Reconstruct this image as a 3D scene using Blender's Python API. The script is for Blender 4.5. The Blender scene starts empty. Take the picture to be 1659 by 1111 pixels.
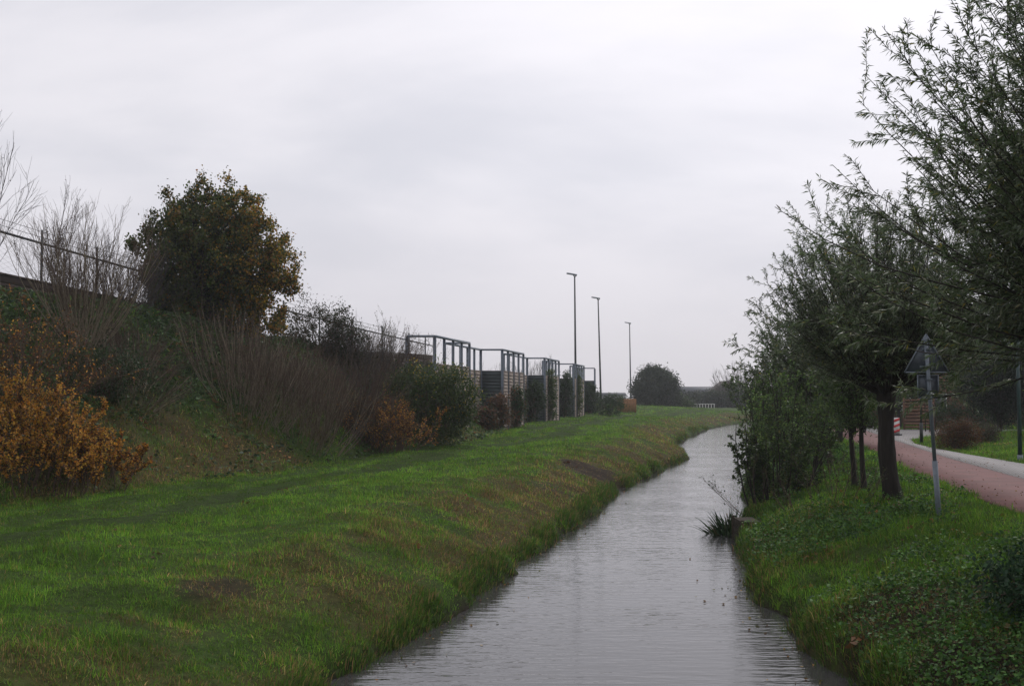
import bpy, math
import numpy as np
from mathutils import Vector
S = bpy.context.scene
COL = S.collection
R = math.radians
# ------------------------------------------------------------------ camera
F = 1700.0; CX = 829.5; CY = 555.5; EYE = np.array([0.0, 0.0, 3.2]); PITCH = math.atan((640-555.5)/F)
cam = bpy.data.objects.new('camera', bpy.data.cameras.new('camera')); COL.objects.link(cam)
cam.data.sensor_width = 36; cam.data.lens = F/1659*36
cam.location = EYE; cam.rotation_euler = (math.pi/2+PITCH, 0, 0)
cam.data.clip_start = 0.1; cam.data.clip_end = 5000
S.camera = cam
# ------------------------------------------------------------------ sky, sun, exposure
SUN_EL, SUN_AZ = 46, 24          # degrees; azimuth measured from +Y towards +X
w = bpy.data.worlds.new('World'); S.world = w; w.use_nodes = True
nt = w.node_tree; N = nt.nodes; Lk = nt.links; N.clear()
def nn(nt, t, **k):
    n = nt.nodes.new(t)
    for a, b in k.items(): setattr(n, a, b)
    return n
def build_world():
    out = nn(nt, 'ShaderNodeOutputWorld'); bg = nn(nt, 'ShaderNodeBackground'); bg.inputs[1].default_value = 0.1
    sky = nn(nt, 'ShaderNodeTexSky', sky_type='NISHITA', sun_disc=False, sun_elevation=R(SUN_EL), sun_rotation=R(SUN_AZ))
    tc = nn(nt, 'ShaderNodeTexCoord'); sep = nn(nt, 'ShaderNodeSeparateXYZ'); Lk.new(tc.outputs['Generated'], sep.inputs[0])
    def m(op, a, b=None, c=None):
        n = nn(nt, 'ShaderNodeMath', operation=op)
        for i, v in enumerate((a, b, c)):
            if v is None: continue
            if isinstance(v, (int, float)): n.inputs[i].default_value = v
            else: Lk.new(v, n.inputs[i])
        return n.outputs[0]
    z = m('MAXIMUM', sep.outputs[2], 0.0); zz = m('ADD', z, 0.55)
    px = m('DIVIDE', sep.outputs[0], zz); py = m('DIVIDE', sep.outputs[1], zz)
    cb = nn(nt, 'ShaderNodeCombineXYZ'); Lk.new(px, cb.inputs[0]); Lk.new(py, cb.inputs[1])
    mp = nn(nt, 'ShaderNodeMapping'); Lk.new(cb.outputs[0], mp.inputs[0]); mp.inputs['Rotation'].default_value = (0, 0, R(52)); mp.inputs['Scale'].default_value = (1.0, 2.1, 1)
    mp.inputs['Location'].default_value = (3.1, 1.7, 0)
    nz = nn(nt, 'ShaderNodeTexNoise'); nz.inputs['Scale'].default_value = 1.5; nz.inputs['Detail'].default_value = 7; nz.inputs['Roughness'].default_value = 0.52
    nz.inputs['Distortion'].default_value = 0.25
    Lk.new(mp.outputs[0], nz.inputs['Vector'])
    mr = nn(nt, 'ShaderNodeMapRange', interpolation_type='SMOOTHSTEP'); Lk.new(nz.outputs[0], mr.inputs[0]); mr.inputs[1].default_value = 0.36; mr.inputs[2].default_value = 0.64
    # thinner cloud round the hidden sun
    sd = (math.sin(R(SUN_AZ))*math.cos(R(SUN_EL)), math.cos(R(SUN_AZ))*math.cos(R(SUN_EL)), math.sin(R(SUN_EL)))
    dp = nn(nt, 'ShaderNodeVectorMath', operation='DOT_PRODUCT'); Lk.new(tc.outputs['Generated'], dp.inputs[0]); dp.inputs[1].default_value = sd
    g = m('POWER', m('MAXIMUM', dp.outputs['Value'], 0.0), 6.0)
    base = nn(nt, 'ShaderNodeMix', data_type='RGBA'); Lk.new(mr.outputs[0], base.inputs[0])
    base.inputs[6].default_value = (6.1, 6.1, 6.65, 1); base.inputs[7].default_value = (7.6, 7.42, 7.85, 1)
    hor = nn(nt, 'ShaderNodeMapRange'); Lk.new(sep.outputs[2], hor.inputs[0]); hor.inputs[1].default_value = 0.0; hor.inputs[2].default_value = 0.2
    hm = nn(nt, 'ShaderNodeMix', data_type='RGBA'); Lk.new(hor.outputs[0], hm.inputs[0]); hm.inputs[6].default_value = (6.1, 5.85, 6.3, 1); Lk.new(base.outputs[2], hm.inputs[7])
    sc = nn(nt, 'ShaderNodeVectorMath', operation='SCALE'); Lk.new(hm.outputs[2], sc.inputs[0]); Lk.new(m('ADD', m('MULTIPLY', g, 0.50), 0.915), sc.inputs['Scale'])
    mx = nn(nt, 'ShaderNodeMix', data_type='RGBA'); mx.inputs[0].default_value = 0.97; Lk.new(sky.outputs[0], mx.inputs[6]); Lk.new(sc.outputs[0], mx.inputs[7])
    Lk.new(mx.outputs[2], bg.inputs[0]); Lk.new(bg.outputs[0], out.inputs[0])
build_world()
sun = bpy.data.objects.new('sun', bpy.data.lights.new('sun', 'SUN')); COL.objects.link(sun)
sun.data.energy = 1.3; sun.data.angle = R(25); sun.data.color = (1.0, 0.96, 0.9)
sdv = Vector((math.sin(R(SUN_AZ))*math.cos(R(SUN_EL)), math.cos(R(SUN_AZ))*math.cos(R(SUN_EL)), math.sin(R(SUN_EL))))
sun.rotation_euler = sdv.to_track_quat('Z', 'Y').to_euler(); sun.location = (20, 40, 40)
S.view_settings.view_transform = 'Standard'; S.view_settings.look = 'None'; S.view_settings.gamma = 1; S.view_settings.exposure = 0.26
S.view_settings.use_curve_mapping = False
S.cycles.max_bounces = 6; S.cycles.diffuse_bounces = 3; S.cycles.volume_bounces = 1; S.cycles.use_denoising = True; S.cycles.use_adaptive_sampling = False; S.cycles.sample_clamp_indirect = 3
# ------------------------------------------------------------------ helpers
def ray(x, y):
    dx = (x-CX)/F; dy = (CY-y)/F; c, s = math.cos(PITCH), math.sin(PITCH)
    v = np.array([dx, c-dy*s, s+dy*c]); return v/v[1]
def P(x, y, Y): return EYE + ray(x, y)*Y
def tabs(*a):
    ys, xs = zip(*a); return lambda Y: np.interp(Y, ys, xs)
_lat = {}
def vnoise(x, y, sc, seed=0):
    if seed not in _lat: _lat[seed] = np.random.default_rng(seed+777).random((256, 256))
    T = _lat[seed]; u = np.asarray(x, float)/sc+1000; v = np.asarray(y, float)/sc+1000
    i = np.floor(u).astype(int); j = np.floor(v).astype(int); fu = u-i; fv = v-j; fu = fu*fu*(3-2*fu); fv = fv*fv*(3-2*fv)
    i &= 255; j &= 255; i1 = (i+1) & 255; j1 = (j+1) & 255
    return (T[i, j]*(1-fu)+T[i1, j]*fu)*(1-fv)+(T[i, j1]*(1-fu)+T[i1, j1]*fu)*fv
def fbm(x, y, sc, seed=0): return (vnoise(x, y, sc, seed)*.55+vnoise(x, y, sc*.45, seed+1)*.28+vnoise(x, y, sc*.2, seed+2)*.17)
def sst(a, b, x): t = np.clip((x-a)/(b-a), 0, 1); return t*t*(3-2*t)
# the plan of the place: edges as functions of Y
WL = tabs((-60,-14),(4,-3.6),(11.5,-1.83),(14.7,-1.12),(19.4,0),(25.9,1.53),(35.1,3.6),(43.5,5.9),(50,8.1),(54,9.2),(57,9.3),(62,9.6),(68,10.7),(83.7,14.3),(102,19.3),(121,26.4),(150,44),(200,90),(500,380))
WR = tabs((-60,-6),(4,3.8),(11.5,3.75),(14.7,3.7),(18.8,4.1),(20.9,4.46),(22.3,4.8),(22.6,5.45),(24.0,5.6),(25.9,5.75),(34,7.5),(49.5,11.4),(68,15.3),(90.7,20.6),(113,27.6),(150,49),(200,95),(500,386))
XF = tabs((-60,-28),(5,-15),(21,-10.2),(24,-9.0),(30,-6.9),(37,-4.6),(45,-2.4),(55,-1.1),(68,-.2),(85,3.0),(103,8),(200,30),(500,100))
SW = tabs((-60,7),(24,6.9),(30,6.9),(40,5.4),(52,4.4),(60,2.6),(80,2.6),(500,2.6))
SZ = tabs((-60,6.4),(24,6.2),(33,6.0),(38,5.6),(45,5.0),(52,4.3),(57,3.0),(62,1.9),(70,1.6),(110,1.8),(135,2.1),(170,1.2),(500,1.2))
TZ = tabs((-60,1.0),(20,1.05),(60,1.2),(90,1.3),(108,1.6),(126,1.95),(150,1.3),(170,1.0),(500,1.0))
PL = tabs((-60,1),(4,6.2),(10,7.4),(18.3,8.9),(22.3,9.6),(28.6,10.9),(42,14.1),(59.5,17.9),(74,21.4),(100,28),(140,46),(500,390))
PR = tabs((-60,4),(4,8.9),(10,9.8),(18.3,11.2),(25.9,12.6),(31.9,13.8),(35.3,14.5),(42.5,16.2),(59.5,20.2),(74,23.8),(100,30.6),(140,48.5),(500,392))
PX = tabs((-60,7),(4,10.9),(18,13.1),(31.6,15.4),(36.8,15.9),(41,16.45),(45,17.2),(49.6,18.8),(53,21),(55.5,24),(57,30),(57.4,40),(57.5,60),(63,60),(63.1,22.4),(74,25.2),(100,32),(140,50),(500,394))
def terrain(X, Y, rough=True):
    X = np.asarray(X, float); Y = np.asarray(Y, float)
    wl, wr, xf, sw, szz, tz, pl = WL(Y), WR(Y), XF(Y), SW(Y), SZ(Y), TZ(Y), PL(Y)
    wob = (vnoise(X*0, Y, 1.7, 3)-.5)*.5+(vnoise(X*0, Y, .5, 4)-.5)*.2
    dl = wl-X+wob
    zl = np.interp(dl, [-1.5, -.5, 0, .14, .9, 2.2, 3.4, 7], [-.9, -.5, -.05, .2, .5, .86, .97, 1.0])
    tz = tz-.75*sst(15, 4, dl)*sst(85, 112, Y); zl = np.where(zl > 0, zl*tz, zl)
    s = np.clip((xf-X)/sw, 0, 1); s = .55*s+.45*s*s*(3-2*s)
    zl = zl+(szz-tz)*s
    wob2 = (vnoise(X*0, Y, 1.5, 13)-.5)*.5+(vnoise(X*0, Y, .5, 14)-.5)*.2
    dr = X-wr+wob2
    zr = np.interp(dr, [-1.5, -.5, 0, .15, 1, 2.2, 3.8], [-.9, -.5, -.05, .30, .66, .98, 1.1])
    lawn = sst(PX(Y)+.3, PX(Y)+5, X)*.35*(1-sst(50, 54, Y))
    zr = zr+lawn
    mid = (wl+wr)/2
    z = np.where(X < mid, zl, zr)
    if rough:
        a = (fbm(X, Y, 2.2, 20)-.5)*.34+(fbm(X, Y, .6, 30)-.5)*.17
        flat = (1-sst(pl-.5, pl-.1, X)*(X < pl+30))
        a = a*np.where(X > mid, flat, 1)*sst(0, .12, z)
        z = z+a+np.where(X < xf, (fbm(X, Y, 1.6, 40)-.5)*.5*sst(0, 1.5, xf-X)*sst(70, 50, Y), 0)
    return z
def G(x, y, y0=6):
    r = ray(x, y); t = np.linspace(y0, 400, 40000); p = EYE+t[:, None]*r
    h = p[:, 2]-terrain(p[:, 0], p[:, 1], False); k = np.argmax(h < 0); return p[k]
def gz(X, Y): return float(terrain(np.array([X]), np.array([Y]))[0])

def nodes(name):
    m = bpy.data.materials.new(name); m.use_nodes = True; return m, m.node_tree
def simple(name, col, rough=.8, nscale=8, var=.25, bump=.2, metal=0, bdist=.01, stretch=(1,1,1)):
    m, t = nodes(name); b = t.nodes['Principled BSDF']; b.inputs['Roughness'].default_value = rough; b.inputs['Metallic'].default_value = metal
    tc = nn(t, 'ShaderNodeTexCoord'); mp = nn(t, 'ShaderNodeMapping'); mp.inputs['Scale'].default_value = stretch; t.links.new(tc.outputs['Object'], mp.inputs[0])
    n1 = nn(t, 'ShaderNodeTexNoise'); n1.inputs['Scale'].default_value = nscale; n1.inputs['Detail'].default_value = 6; t.links.new(mp.outputs[0], n1.inputs[0])
    mr = nn(t, 'ShaderNodeMapRange'); t.links.new(n1.outputs[0], mr.inputs[0]); mr.inputs[1].default_value = .3; mr.inputs[2].default_value = .7; mr.inputs[3].default_value = 1-var; mr.inputs[4].default_value = 1+var
    v = nn(t, 'ShaderNodeVectorMath', operation='SCALE'); v.inputs[0].default_value = col; t.links.new(mr.outputs[0], v.inputs['Scale']); t.links.new(v.outputs[0], b.inputs['Base Color'])
    if bump:
        bp = nn(t, 'ShaderNodeBump'); bp.inputs['Strength'].default_value = bump; bp.inputs['Distance'].default_value = bdist; t.links.new(n1.outputs[0], bp.inputs['Height']); t.links.new(bp.outputs[0], b.inputs['Normal'])
    return m
def leafmat(name, trans=.3, rough=.5, spec=.3):
    m, t = nodes(name); b = t.nodes['Principled BSDF']; o = t.nodes['Material Output']
    a = nn(t, 'ShaderNodeAttribute', attribute_name='col'); t.links.new(a.outputs[0], b.inputs['Base Color']); b.inputs['Roughness'].default_value = rough
    b.inputs['Specular IOR Level'].default_value = spec
    tr = nn(t, 'ShaderNodeBsdfTranslucent'); t.links.new(a.outputs[0], tr.inputs[0]); mx = nn(t, 'ShaderNodeMixShader'); mx.inputs[0].default_value = trans
    t.links.new(b.outputs[0], mx.inputs[1]); t.links.new(tr.outputs[0], mx.inputs[2]); t.links.new(mx.outputs[0], o.inputs[0]); return m
M = {}
M['leaf'] = leafmat('leaf', .42); M['grass'] = leafmat('grass_blade', .5, .55, .2); M['willow_leaf'] = leafmat('willow_leaf', .4, .36, .7); M['dull_leaf'] = leafmat('dull_leaf', .2, .6, .25)
M['bark'] = simple('dark_bark', (.02,.0155,.012), .9, 9, .45, .9, bdist=.03, stretch=(1,1,.25))
M['twig'] = simple('brown_twig', (.085,.055,.038), .85, 20, .3, 0)
M['ltwig'] = simple('pale_twig', (.19,.155,.105), .85, 20, .3, 0)
M['gtwig'] = simple('grey_twig', (.055,.045,.042), .85, 20, .3, 0)
M['galv'] = simple('galvanised_steel', (.17,.20,.235), .5, 14, .15, .05, .15)
M['barrier_steel'] = simple('blue_grey_steel', (.17,.20,.24), .5, 10, .2, .05, .3)
M['dark_panel'] = simple('dark_green_panel', (.036,.048,.052), .75, 2, .15, .1)
M['plank'] = simple('weathered_plank', (.27,.22,.19), .85, 3, .14, .1, stretch=(1,1,.4))
M['brown_wall'] = simple('dark_brown_boards', (.055,.04,.034), .9, 3, .2, .1, stretch=(1,1,.4))
M['dark_metal'] = simple('dark_metal', (.05,.055,.06), .5, 10, .2, .05, .4)
M['green_paint'] = simple('dark_green_paint', (.02,.05,.05), .4, 10, .2, .03)
M['black_paint'] = simple('black_green_paint', (.012,.018,.016), .4, 10, .2, .03)
M['white'] = simple('white_paint', (.62,.62,.60), .5, 6, .1, .05)
M['red'] = simple('red_reflective', (.55,.03,.03), .4, 6, .1, .02)
M['timber'] = simple('wet_timber', (.035,.028,.02), .8, 7, .35, .4, stretch=(1,1,5))
M['orange_wood'] = simple('orange_wood', (.24,.11,.04), .8, 6, .3, .3)
M['fence_wood'] = simple('brown_fence_wood', (.15,.075,.045), .8, 6, .3, .3)
M['roof'] = simple('slate_roof', (.05,.055,.07), .7, 4, .25, .4, stretch=(1,1,5))
M['glass'] = simple('window_glass', (.03,.035,.04), .08, 3, .1, 0)
M['grey_wall'] = simple('grey_render', (.25,.25,.26), .8, 3, .1, .05)  # plain grey walls of the distant low buildings
M['panel_glass'] = simple('sign_back', (.07,.085,.105), .45, 9, .2, .03, .1)
M['timber'].node_tree.nodes['Principled BSDF'].inputs['Specular IOR Level'].default_value = .1
def brickmat(name, c1, c2, mort, sc):
    m, t = nodes(name); b = t.nodes['Principled BSDF']; tc = nn(t, 'ShaderNodeTexCoord'); br = nn(t, 'ShaderNodeTexBrick'); br.inputs['Scale'].default_value = sc
    mp = nn(t, 'ShaderNodeMapping'); mp.inputs['Rotation'].default_value = (R(90), 0, 0); t.links.new(tc.outputs['Object'], mp.inputs[0]); t.links.new(mp.outputs[0], br.inputs[0])
    br.inputs['Color1'].default_value = (*c1, 1); br.inputs['Color2'].default_value = (*c2, 1); br.inputs['Mortar'].default_value = (*mort, 1); t.links.new(br.outputs[0], b.inputs['Base Color']); b.inputs['Roughness'].default_value = .9
    return m, mp
M['brick'], _ = brickmat('brick', (.21,.085,.05), (.15,.06,.04), (.22,.19,.16), 4)
M['paving'], _mp = brickmat('concrete_tiles', (.27,.255,.255), (.22,.21,.21), (.14,.13,.12), 3.2); _mp.inputs['Rotation'].default_value = (0, 0, R(-70))

def tagit(o, label=None, cat=None, group=None, kind=None):
    for k, v in (('label', label), ('category', cat), ('group', group), ('kind', kind)):
        if v: o[k] = v
    return o
def thing(name, label, cat, loc, group=None):
    o = bpy.data.objects.new(name, None); COL.objects.link(o); o.location = [float(v) for v in loc]; o.empty_display_size = .3
    return tagit(o, label, cat, group)
def mesh_np(name, V, faces, mat, parent=None, col=None, smooth=False):
    """faces: list of int arrays (n,3) / (n,4)"""
    V = np.asarray(V, np.float32); me = bpy.data.meshes.new(name)
    if parent is not None: V = V-np.array(parent.location, np.float32)
    me.vertices.add(len(V)); me.vertices.foreach_set('co', V.ravel())
    loops = np.concatenate([f.ravel() for f in faces]).astype(np.int32)
    tot = np.concatenate([np.full(len(f), f.shape[1]) for f in faces]).astype(np.int32); st = np.concatenate([[0], np.cumsum(tot)[:-1]]).astype(np.int32)
    me.loops.add(len(loops)); me.loops.foreach_set('vertex_index', loops)
    me.polygons.add(len(tot)); me.polygons.foreach_set('loop_start', st); me.polygons.foreach_set('loop_total', tot)
    if smooth: me.polygons.foreach_set('use_smooth', np.ones(len(tot), bool))
    if col is not None:
        c = np.ones((len(V), 4), np.float32); c[:, :3] = col; a = me.attributes.new('col', 'FLOAT_COLOR', 'POINT'); a.data.foreach_set('color', c.ravel())
    me.update(calc_edges=True); me.materials.append(M[mat] if isinstance(mat, str) else mat)
    o = bpy.data.objects.new(name, me); COL.objects.link(o)
    if parent is not None: o.parent = parent
    return o
def join(parts):
    Vs, Fs, Cs, n = [], [], [], 0
    for V, f, c in parts:
        Vs.append(V); Fs += [g+n for g in f]; Cs.append(c); n += len(V)
    return np.concatenate(Vs), Fs, (np.concatenate(Cs) if Cs[0] is not None else None)
def norm(v): return v/np.maximum(np.linalg.norm(v, axis=-1, keepdims=True), 1e-9)
def rndv(rng, n): return norm(rng.normal(size=(n, 3)))
def leaves(rng, Pb, D, L, W, col, wp=.45, sag=.12):
    """one kite-shaped blade per point"""
    n = len(Pb); D = norm(D); Q = norm(np.cross(D, rndv(rng, n))); Nn = np.cross(D, Q); L = np.asarray(L)[:, None]*np.ones((n, 1)); W = np.asarray(W)[:, None]*np.ones((n, 1))
    m = Pb+D*L*wp; V = np.stack([Pb, m+Q*W/2+Nn*W*.12, Pb+D*L+np.array([0, 0, -1])*L*sag, m-Q*W/2+Nn*W*.12], 1).reshape(-1, 3)
    return V, [np.arange(4*n).reshape(n, 4)], np.repeat(col, 4, axis=0)
def tubes(pts, rad, sides=3):
    B, K, _ = pts.shape; T = np.gradient(pts, axis=1); T = norm(T); ref = np.where(np.abs(T[..., 2:3]) > .9, np.array([1., 0, 0]), np.array([0, 0, 1.]))
    U = norm(np.cross(T, ref)); W = np.cross(T, U); a = np.arange(sides)*2*math.pi/sides
    V = pts[:, :, None]+rad[:, :, None, None]*(U[:, :, None]*np.cos(a)[:, None]+W[:, :, None]*np.sin(a)[:, None])
    idx = np.arange(B*K*sides).reshape(B, K, sides); a0 = idx[:, :-1]; a1 = idx[:, 1:]
    f = np.stack([a0, np.roll(a0, -1, 2), np.roll(a1, -1, 2), a1], -1).reshape(-1, 4)
    return V.reshape(-1, 3), [f], None
def grow(rng, P0, D, L, K, bend=(0, 0, 0), wob=.1):
    n = len(P0); D = norm(D); p = P0.copy(); out = [p.copy()]; L = np.asarray(L).reshape(-1, 1)*np.ones((n, 1)); bend = np.asarray(bend)
    for k in range(K-1):
        D = norm(D+bend/(K-1)+rng.normal(size=(n, 3))*wob); p = p+D*L/(K-1); out.append(p.copy())
    return np.stack(out, 1)
def samp(pts, b, t):
    K = pts.shape[1]; u = np.clip(t, 0, .9999)*(K-1); i = u.astype(int); f = (u-i)[:, None]; a = pts[b, i]; c = pts[b, i+1]; return a+(c-a)*f, norm(c-a)
def kids(rng, pts, m, t0, t1, ang, L, K, bend=(0, 0, 0), wob=.1, taper=.5):
    B = len(pts); b = np.repeat(np.arange(B), m); t = rng.uniform(t0, t1, B*m); p, T = samp(pts, b, t)
    q = norm(np.cross(T, rndv(rng, B*m))); an = rng.normal(ang, ang*.25, B*m)[:, None]
    return grow(rng, p, T*np.cos(an)+q*np.sin(an), L*rng.uniform(.55, 1.2, B*m)*(1-taper*t), K, bend, wob)
def rad(B, K, r0, r1, p=1.0): return np.ones((B, 1))*(r0+(r1-r0)*np.linspace(0, 1, K)**p)[None]
def pal(rng, n, cols, wts, jit=.25, bj=.25):
    c = np.array(cols)[rng.choice(len(cols), n, p=np.array(wts)/sum(wts))]; return c*(1+rng.uniform(-bj, bj, (n, 1)))*(1+rng.uniform(-jit*.4, jit*.4, (n, 3)))

class MB:
    def __init__(s): s.p = []
    def box(s, c, sz, rz=0, rx=0):
        x, y, z = [v/2 for v in sz]; v = np.array([[i*x, j*y, k*z] for i in (-1, 1) for j in (-1, 1) for k in (-1, 1)])
        if rx: cc, ss = math.cos(rx), math.sin(rx); v = v@np.array([[1,0,0],[0,cc,ss],[0,-ss,cc]])
        cc, ss = math.cos(rz), math.sin(rz); v = v@np.array([[cc,ss,0],[-ss,cc,0],[0,0,1]])
        f = np.array([[0,1,3,2],[4,6,7,5],[0,4,5,1],[2,3,7,6],[0,2,6,4],[1,5,7,3]]); s.p.append((v+np.array(c), [f], None)); return s
    def beam(s, a, b, w, h):
        a = np.array(a, float); b = np.array(b, float); d = b-a; L = np.linalg.norm(d); T = d/L
        ref = np.array([0, 0, 1.]) if abs(T[2]) < .95 else np.array([0, 1., 0]); U = np.cross(T, ref); U /= np.linalg.norm(U); W = np.cross(U, T)
        v = np.array([a+U*i*w/2+W*j*h/2 if k == 0 else b+U*i*w/2+W*j*h/2 for k in (0, 1) for i in (-1, 1) for j in (-1, 1)])
        f = np.array([[0,1,3,2],[4,6,7,5],[0,4,5,1],[2,3,7,6],[0,2,6,4],[1,5,7,3]]); s.p.append((v, [f], None)); return s
    def cyl(s, a, b, r0, r1, n=12):
        pts = np.array([[a, b]], float); V, f, _ = tubes(pts, np.array([[r0, r1]]), n); f = f+[np.arange(n)[None, ::-1], (np.arange(n)+n)[None]] if False else f
        k = len(V); V = np.vstack([V, [a], [b]]); i = np.arange(n); c0 = np.stack([np.full(n, k), (i+1) % n, i], 1); c1 = np.stack([np.full(n, k+1), i+n, (i+1) % n+n], 1)
        s.p.append((V, f+[c0, c1], None)); return s
    def poly(s, pts, th):     # extruded flat outline; th is the thickness vector
        p = np.array(pts, float); n = len(p); q = p+np.array(th); i = np.arange(n); j = (i+1) % n
        s.p.append((np.vstack([p, q]), [np.stack([i, j, j+n, i+n], 1), i[None, ::-1], (i+n)[None]], None)); return s
    def build(s, name, mat, parent=None, bevel=0, smooth=False):
        V, Fc, _ = join(s.p); o = mesh_np(name, V, Fc, mat, parent, smooth=smooth)
        if bevel:
            b = o.modifiers.new('bevel', 'BEVEL'); b.width = bevel; b.segments = 2; b.limit_method = 'ANGLE'
        return o
# ------------------------------------------------------------------ ground colours (what grows or lies where, darkened as shade under the blades)
BARE = [(G(350, 948), .45, .4), (G(960, 768), 1.3, .5), (G(895, 790), .7, .3), (G(1480, 1000), .9, .45), (G(1560, 1080), .6, .5), (G(1130, 700), .8, .4)]
def zones(X, Y):
    """fraction of brown (dead) growth, bare soil, dark ivy, and lushness"""
    wl, wr, xf, tz = WL(Y), WR(Y), XF(Y), TZ(Y); mid = (wl+wr)/2; left = X < mid
    dl = wl-X; dr = X-wr; n1 = fbm(X, Y, 1.6, 50); n2 = fbm(X, Y, 5, 60); n3 = fbm(X, Y, .5, 70)
    brown = np.where(left, .82*sst(.0, .4, dl)*sst(4.0, 1.5, dl)*sst(.32, .56, n1*.4+n2*.25+n3*.35), .35*sst(3.5, .5, dr)*sst(.5, .66, n1))
    sl = (xf-X)/SW(Y)
    brown = brown*np.where(left, .72+.28*sst(14, 24, Y), 1)
    onsl = left & (sl > -.12)
    brown = np.where(onsl, .7*sst(.47, .64, n1*.5+n2*.5)*sst(-.12, .05, sl)*sst(.75, .3, sl)+.08, brown+.03)
    ivy = .7*np.where(left, sst(.3, .62, sl+(n2-.5)*.5)*sst(1.25, .95, sl), 0)*sst(58, 50, Y)
    bare = sst(.6, .72, n3*.4+n1*.6)*.25*np.where(onsl, 1, .35)
    for c, r, s_ in BARE: bare = np.maximum(bare, sst(1.15, .6, np.hypot((X-c[0])/r, (Y-c[1])/(r*1.5))+(n3-.5)*.9)*s_*2)
    track = np.where(left, sst(.9, .35, np.abs(dl-6.6+(n2-.5)*1.5))+.7*sst(.8, .3, np.abs(dl-8.3+(n2-.5)*1.5)), 0)
    return np.clip(brown, 0, 1), np.clip(bare, 0, 1), ivy, np.clip(track, 0, 1), n1, n2
def gcol(X, Y):
    brown, bare, ivy, track, n1, n2 = zones(X, Y)
    g = np.array([.034, .062, .011])*(1-.3*track[..., None])*(.75+.5*n1[..., None]); b = np.array([.065, .043, .02]); e = np.array([.026, .018, .012]); iv = np.array([.02, .034, .014])  # ground tones kept dark to paint in the shade between grass blades
    c = g*(1-brown[..., None])+b*brown[..., None]; c = c*(1-ivy[..., None])+iv*ivy[..., None]; c = c*(1-bare[..., None])+e*bare[..., None]
    return c
# ------------------------------------------------------------------ ground, water, paths
def grid_faces(a, b): i = np.arange(a*b).reshape(a, b); return [np.stack([i[:-1, :-1], i[:-1, 1:], i[1:, 1:], i[1:, :-1]], -1).reshape(-1, 4)]
def build_ground():
    ys = np.concatenate([np.arange(-40, 4, 2.), np.arange(4, 60, .2), np.arange(60, 140, .6), np.geomspace(140, 500, 40)])
    off = np.concatenate([-np.geomspace(420, 24, 22), np.arange(-23.5, -12, .5), np.arange(-12, 10.5, .15), np.arange(10.5, 24, .5), np.geomspace(24, 420, 22)])
    Y = ys[:, None]*np.ones((1, len(off))); X = (WL(ys)[:, None]*.999 if False else WL(ys)[:, None])+off[None]
    Z = terrain(X, Y); V = np.stack([X, Y, Z], -1).reshape(-1, 3)
    c = gcol(X, Y); mid = (WL(Y)+WR(Y))/2
    c = np.where((Z < .06)[..., None], np.array([.02, .016, .01]), c).reshape(-1, 3)
    m, t = nodes('ground_soil_and_turf'); b = t.nodes['Principled BSDF']; b.inputs['Roughness'].default_value = .95; b.inputs['Specular IOR Level'].default_value = .1
    a = nn(t, 'ShaderNodeAttribute', attribute_name='col'); tc = nn(t, 'ShaderNodeTexCoord'); nz = nn(t, 'ShaderNodeTexNoise'); nz.inputs['Scale'].default_value = 9; nz.inputs['Detail'].default_value = 8; nz.inputs['Roughness'].default_value = .7
    t.links.new(tc.outputs['Object'], nz.inputs[0]); mr = nn(t, 'ShaderNodeMapRange'); t.links.new(nz.outputs[0], mr.inputs[0]); mr.inputs[1].default_value = .3; mr.inputs[2].default_value = .7; mr.inputs[3].default_value = .45; mr.inputs[4].default_value = 1.5
    v = nn(t, 'ShaderNodeVectorMath', operation='SCALE'); t.links.new(a.outputs[0], v.inputs[0]); t.links.new(mr.outputs[0], v.inputs['Scale']); t.links.new(v.outputs[0], b.inputs['Base Color'])
    bp = nn(t, 'ShaderNodeBump'); bp.inputs['Strength'].default_value = .9; bp.inputs['Distance'].default_value = .05; t.links.new(nz.outputs[0], bp.inputs['Height']); t.links.new(bp.outputs[0], b.inputs['Normal'])
    o = mesh_np('ground', V, grid_faces(len(ys), len(off)), m, col=c, smooth=True); tagit(o, kind='structure')
build_ground()
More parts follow.
